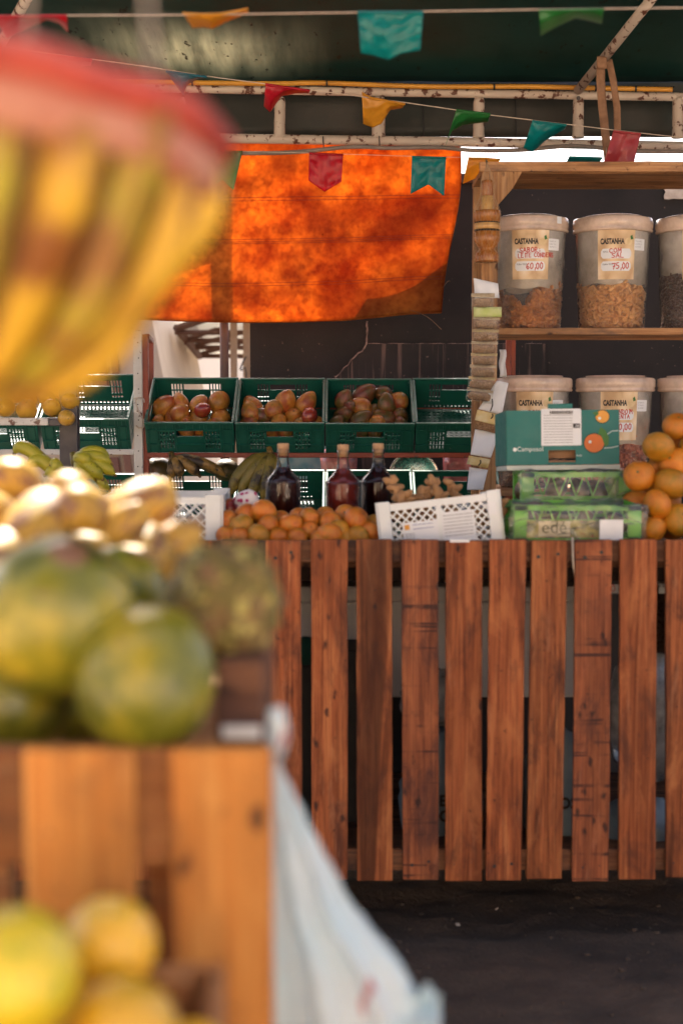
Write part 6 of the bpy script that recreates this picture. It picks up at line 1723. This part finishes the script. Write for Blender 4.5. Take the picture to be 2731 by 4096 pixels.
# citrus crate in front of the stand
cz = zat(4170, 1.0)
cc = thing('citrus_crate', 'low slatted wooden crate of lemons at the bottom left corner', 'crate', (-.32, 1.05, 0))
xa, xb, ya, yb_ = -.62, -.10, .86, 1.20
for j in range(5):
    mb = MB(); z = cz - .02 - j * .16
    mb.span((xa, ya, z - .12), (xb, ya + .012, z)); mb.build('slat', Mt['near_x'], cc, bevel=.002)
    mb = MB(); mb.span((xa, yb_ - .012, z - .12), (xb, yb_, z)); mb.build('slat', Mt['near_x'], cc, bevel=.002)
    mb = MB(); mb.span((xb - .012, ya + .013, z - .12), (xb, yb_ - .013, z)); mb.build('slat', Mt['near_x'], cc, bevel=.002)
for x in (xa + .03, xb - .04):
    for y in (ya + .03, yb_ - .03):
        mb = MB(); mb.span((x - .014, y - .014, 0), (x + .014, y + .014, cz - .02)); mb.build('leg', Mt['near_x'], cc, bevel=.002)
mb = MB(); mb.span((xa + .013, ya + .013, cz - .075), (xb - .013, yb_ - .013, cz - .06)); mb.build('floor', Mt['near_x'], cc)
for i, (px, py, Y, r, kd) in enumerate([(50, 3890, .98, 275, 'lime'), (440, 3775, 1.08, 195, 'lemon'), (500, 4120, 1.0, 220, 'lemon'), (-330, 4000, 1.05, 220, 'lemon'), (220, 4150, 1.1, 200, 'lemon'), (-150, 4180, .98, 220, 'lime'), (250, 3900, 1.14, 180, 'lemon'), (760, 4280, 1.06, 200, 'lemon')]):
    nm_ = 'large lime yellow citrus at the bottom left corner' if i == 0 else ('lime yellow citrus at the bottom left corner of the crate' if kd == 'lime' else 'bright yellow lemon in the front crate, ' + {1: 'topmost', 2: 'lowest in view', 3: 'beyond the left edge', 4: 'under the lime one', 6: 'at the back', 7: 'beyond the bottom edge'}[i])
    cfruit(kd, 'citrus', px, py, Y, r, 'lemon', nm_, 'lemon', 'lemons in the front crate', (random.uniform(-.4, .4), random.uniform(-.4, .4), random.uniform(0, 6)), (1, 1, 1.15))

# ---- white plastic bag hanging from the stand's corner
def bag_mat():
    t = NT('white_bag_film'); v = t.coord(rnd=False)
    c = t.ramp(t.noise(v, 7, 5), [(0.35, (0.70, 0.90, 0.97)), (0.65, (0.86, 0.94, 0.97))])
    p = t.noise(t.coord((1, 1, .55), rnd=False), 13, 2, .4)
    c = t.mix(t.rv(p, .68, .69), c, (0.62, 0.07, 0.09))
    t.base(c, .3, .45)
    t.bump(t.noise(t.coord((1, 1, .25), rnd=False), 28, 4), .6, .012)
    tl = t.n('ShaderNodeBsdfTranslucent'); t.l(c, tl.inputs[0])
    tr = t.n('ShaderNodeBsdfTransparent')
    m1 = t.n('ShaderNodeMixShader'); m1.inputs[0].default_value = .45; t.l(t.b.outputs[0], m1.inputs[1]); t.l(tl.outputs[0], m1.inputs[2])
    m2 = t.n('ShaderNodeMixShader'); t.l(t.rv(t.noise(v, 4, 3), .3, .7, .03, .25), m2.inputs[0]); t.l(m1.outputs[0], m2.inputs[1]); t.l(tr.outputs[0], m2.inputs[2])
    t.l(m2.outputs[0], t.out.inputs[0]); return t.m
bagm = bag_mat()
bg = thing('plastic_bag', 'white plastic carrier bag with red print hanging from the near stand', 'bag', W(1350, 4090, 1.42))
prof_ = [(3040, 1085, 1105), (3120, 1080, 1145), (3220, 1075, 1200), (3320, 1070, 1245), (3450, 1060, 1320), (3600, 1050, 1392), (3700, 1050, 1470), (3800, 1045, 1560), (3900, 1040, 1630), (4000, 1040, 1680), (4100, 1035, 1740), (4300, 1030, 1800), (4600, 1060, 1790), (4800, 1150, 1700), (4880, 1300, 1520)]
mb = MB(); SEG = 72; vs = []; fs = []
rows_ = []
for i in range(len(prof_) - 1):
    for q in range(5):
        f = q / 5; rows_.append([prof_[i][j] + (prof_[i + 1][j] - prof_[i][j]) * f for j in range(3)])
rows_.append(list(prof_[-1]))
for py, l_, r_ in rows_:
    A_, B_ = W(l_, py, 1.42), W(r_, py, 1.42)
    cx_, hw_ = (A_.x + B_.x) / 2, (B_.x - A_.x) / 2
    dep = min(hw_ * .8, .05)
    for q in range(SEG):
        a = 6.28318 * q / SEG
        pl_ = 1 + .16 * math.sin(a * 9 + py * .0012) + .10 * math.sin(a * 17 + 2 * mn.noise(Vector((py * .003, 1, 2)))) + .16 * mn.noise(Vector((math.cos(a) * 2.2, math.sin(a) * 2.2, py * .004)))
        vs.append((cx_ + hw_ * math.cos(a) * (.94 + .06 * pl_) + .004 * mn.noise(Vector((py * .02, a, 0))), 1.42 + dep * math.sin(a) * pl_, A_.z))
for i in range(len(rows_) - 1):
    for q in range(SEG): fs.append((i * SEG + q, i * SEG + (q + 1) % SEG, (i + 1) * SEG + (q + 1) % SEG, (i + 1) * SEG + q))
fs.append(tuple((len(rows_) - 1) * SEG + q for q in range(SEG)))
mb.add(vs, fs); mb.build('bag_body', bagm, bg, smooth=True)
mb = MB(); mb.tube([W(1090, 3060, 1.40), W(1118, 3000, 1.36), W(1128, 2930, 1.33), W(1112, 2840, 1.33), W(1092, 2850, 1.345), W(1086, 2950, 1.36), W(1080, 3050, 1.40)], [.004, .006, .007, .006, .005, .005, .004], 8); mb.build('handle', bagm, bg, smooth=True)
mb = MB(); mb.grid(14, 10, lambda u_, v_: W(1560 + 200 * u_, 3990 + 190 * v_ - 55 * math.exp(-((u_ - .78) / .16) ** 2) * (1 - v_) + 14 * math.sin(u_ * 16) * (1 - v_), 1.40 + .012 * math.sin(u_ * 19) + .01 * math.sin(v_ * 7))); mb.build('bag_flap', bagm, bg, smooth=True, solid=.0004)

# ---- hanging basket close to the lens
hb = thing('hanging_basket', 'blurred yellow stave basket with red rim hanging at the upper left', 'basket', W(-60, 1000, .62), None, (R(-2), R(6), R(20)))
hb.location = W(-130, 505, .95)
RB = .158; HB = .186
def br(t): return RB * max(.004, 1 - t * t) ** .52      # bowl radius going down, t 0..1
cols = [(0.50, 0.26, 0.018), (0.24, 0.075, 0.012), (0.54, 0.34, 0.025), (0.17, 0.055, 0.010), (0.50, 0.29, 0.02), (0.34, 0.14, 0.016), (0.28, 0.09, 0.012)]
NS = 20
stave_m = pm('mottled_golden_stave', (0.56, 0.33, 0.02), (0.22, 0.075, 0.012), 17, .42, .3, 40, rnd=.22, lo=.42, hi=.60)
lime_st = pm('lime_stave', (0.40, 0.34, 0.02), (0.24, 0.10, 0.012), 17, .4, lo=.42, hi=.60)
for i in range(NS):
    mb = MB(); a0 = 6.28318 * i / NS; wdt = 6.28318 / NS * .40
    def stv(u_, v_):
        a = a0 + (u_ - .5) * 2 * wdt; r = br(v_) + .013 * math.cos((u_ - .5) * 3.1) * (.75 + .5 * math.sin(v_ * 9 + i * 2.3)) + .004 * mn.noise(Vector((i * 3.0, v_ * 6, 0)))
        return Vector((r * math.cos(a), r * math.sin(a), -HB * v_))
    mb.grid(4, 12, stv); mb.build('stave', stave_m if i not in (15, 17) else lime_st, hb, smooth=True, local=True, solid=.003)
mb = MB(); mb.lathe([(br(t / 10) - .004, -HB * t / 10) for t in range(1, 11)], 40); mb.build('lining', pm('basket_lining', (0.16, 0.06, 0.02), (0.10, 0.04, 0.015), 14), hb, smooth=True, local=True)
pk_ = pm('pink_band_paint', (0.36, 0.11, 0.065), (0.46, 0.23, 0.15), 16, .5)
mb = MB(); mb.lathe([(RB * .985 + .010, -.034), (RB * .99 + .011, -.022), (RB + .008, -.008), (RB + .006, -.002)], 60); mb.build('pink_band', pk_, hb, smooth=True, local=True, solid=.002)
mb = MB(); mb.tube([Vector(((RB + .006) * math.cos(6.28318 * i / 60), (RB + .006) * math.sin(6.28318 * i / 60), .002 + .002 * math.sin(i))) for i in range(61)], .0130, 8); mb.build('red_rim', pm('red_rim_paint', (0.42, 0.055, 0.03), (0.26, 0.024, 0.014), 18, .45), hb, smooth=True, local=True)
for i in range(3):
    a = 1.2 + i * 2.094
    mb = MB(); mb.tube([Vector((RB * math.cos(a), RB * math.sin(a), .004)), Vector((.02 * math.cos(a), .02 * math.sin(a), .6))], .0016, 6); mb.build('cord', Mt['rope'], hb, local=True)
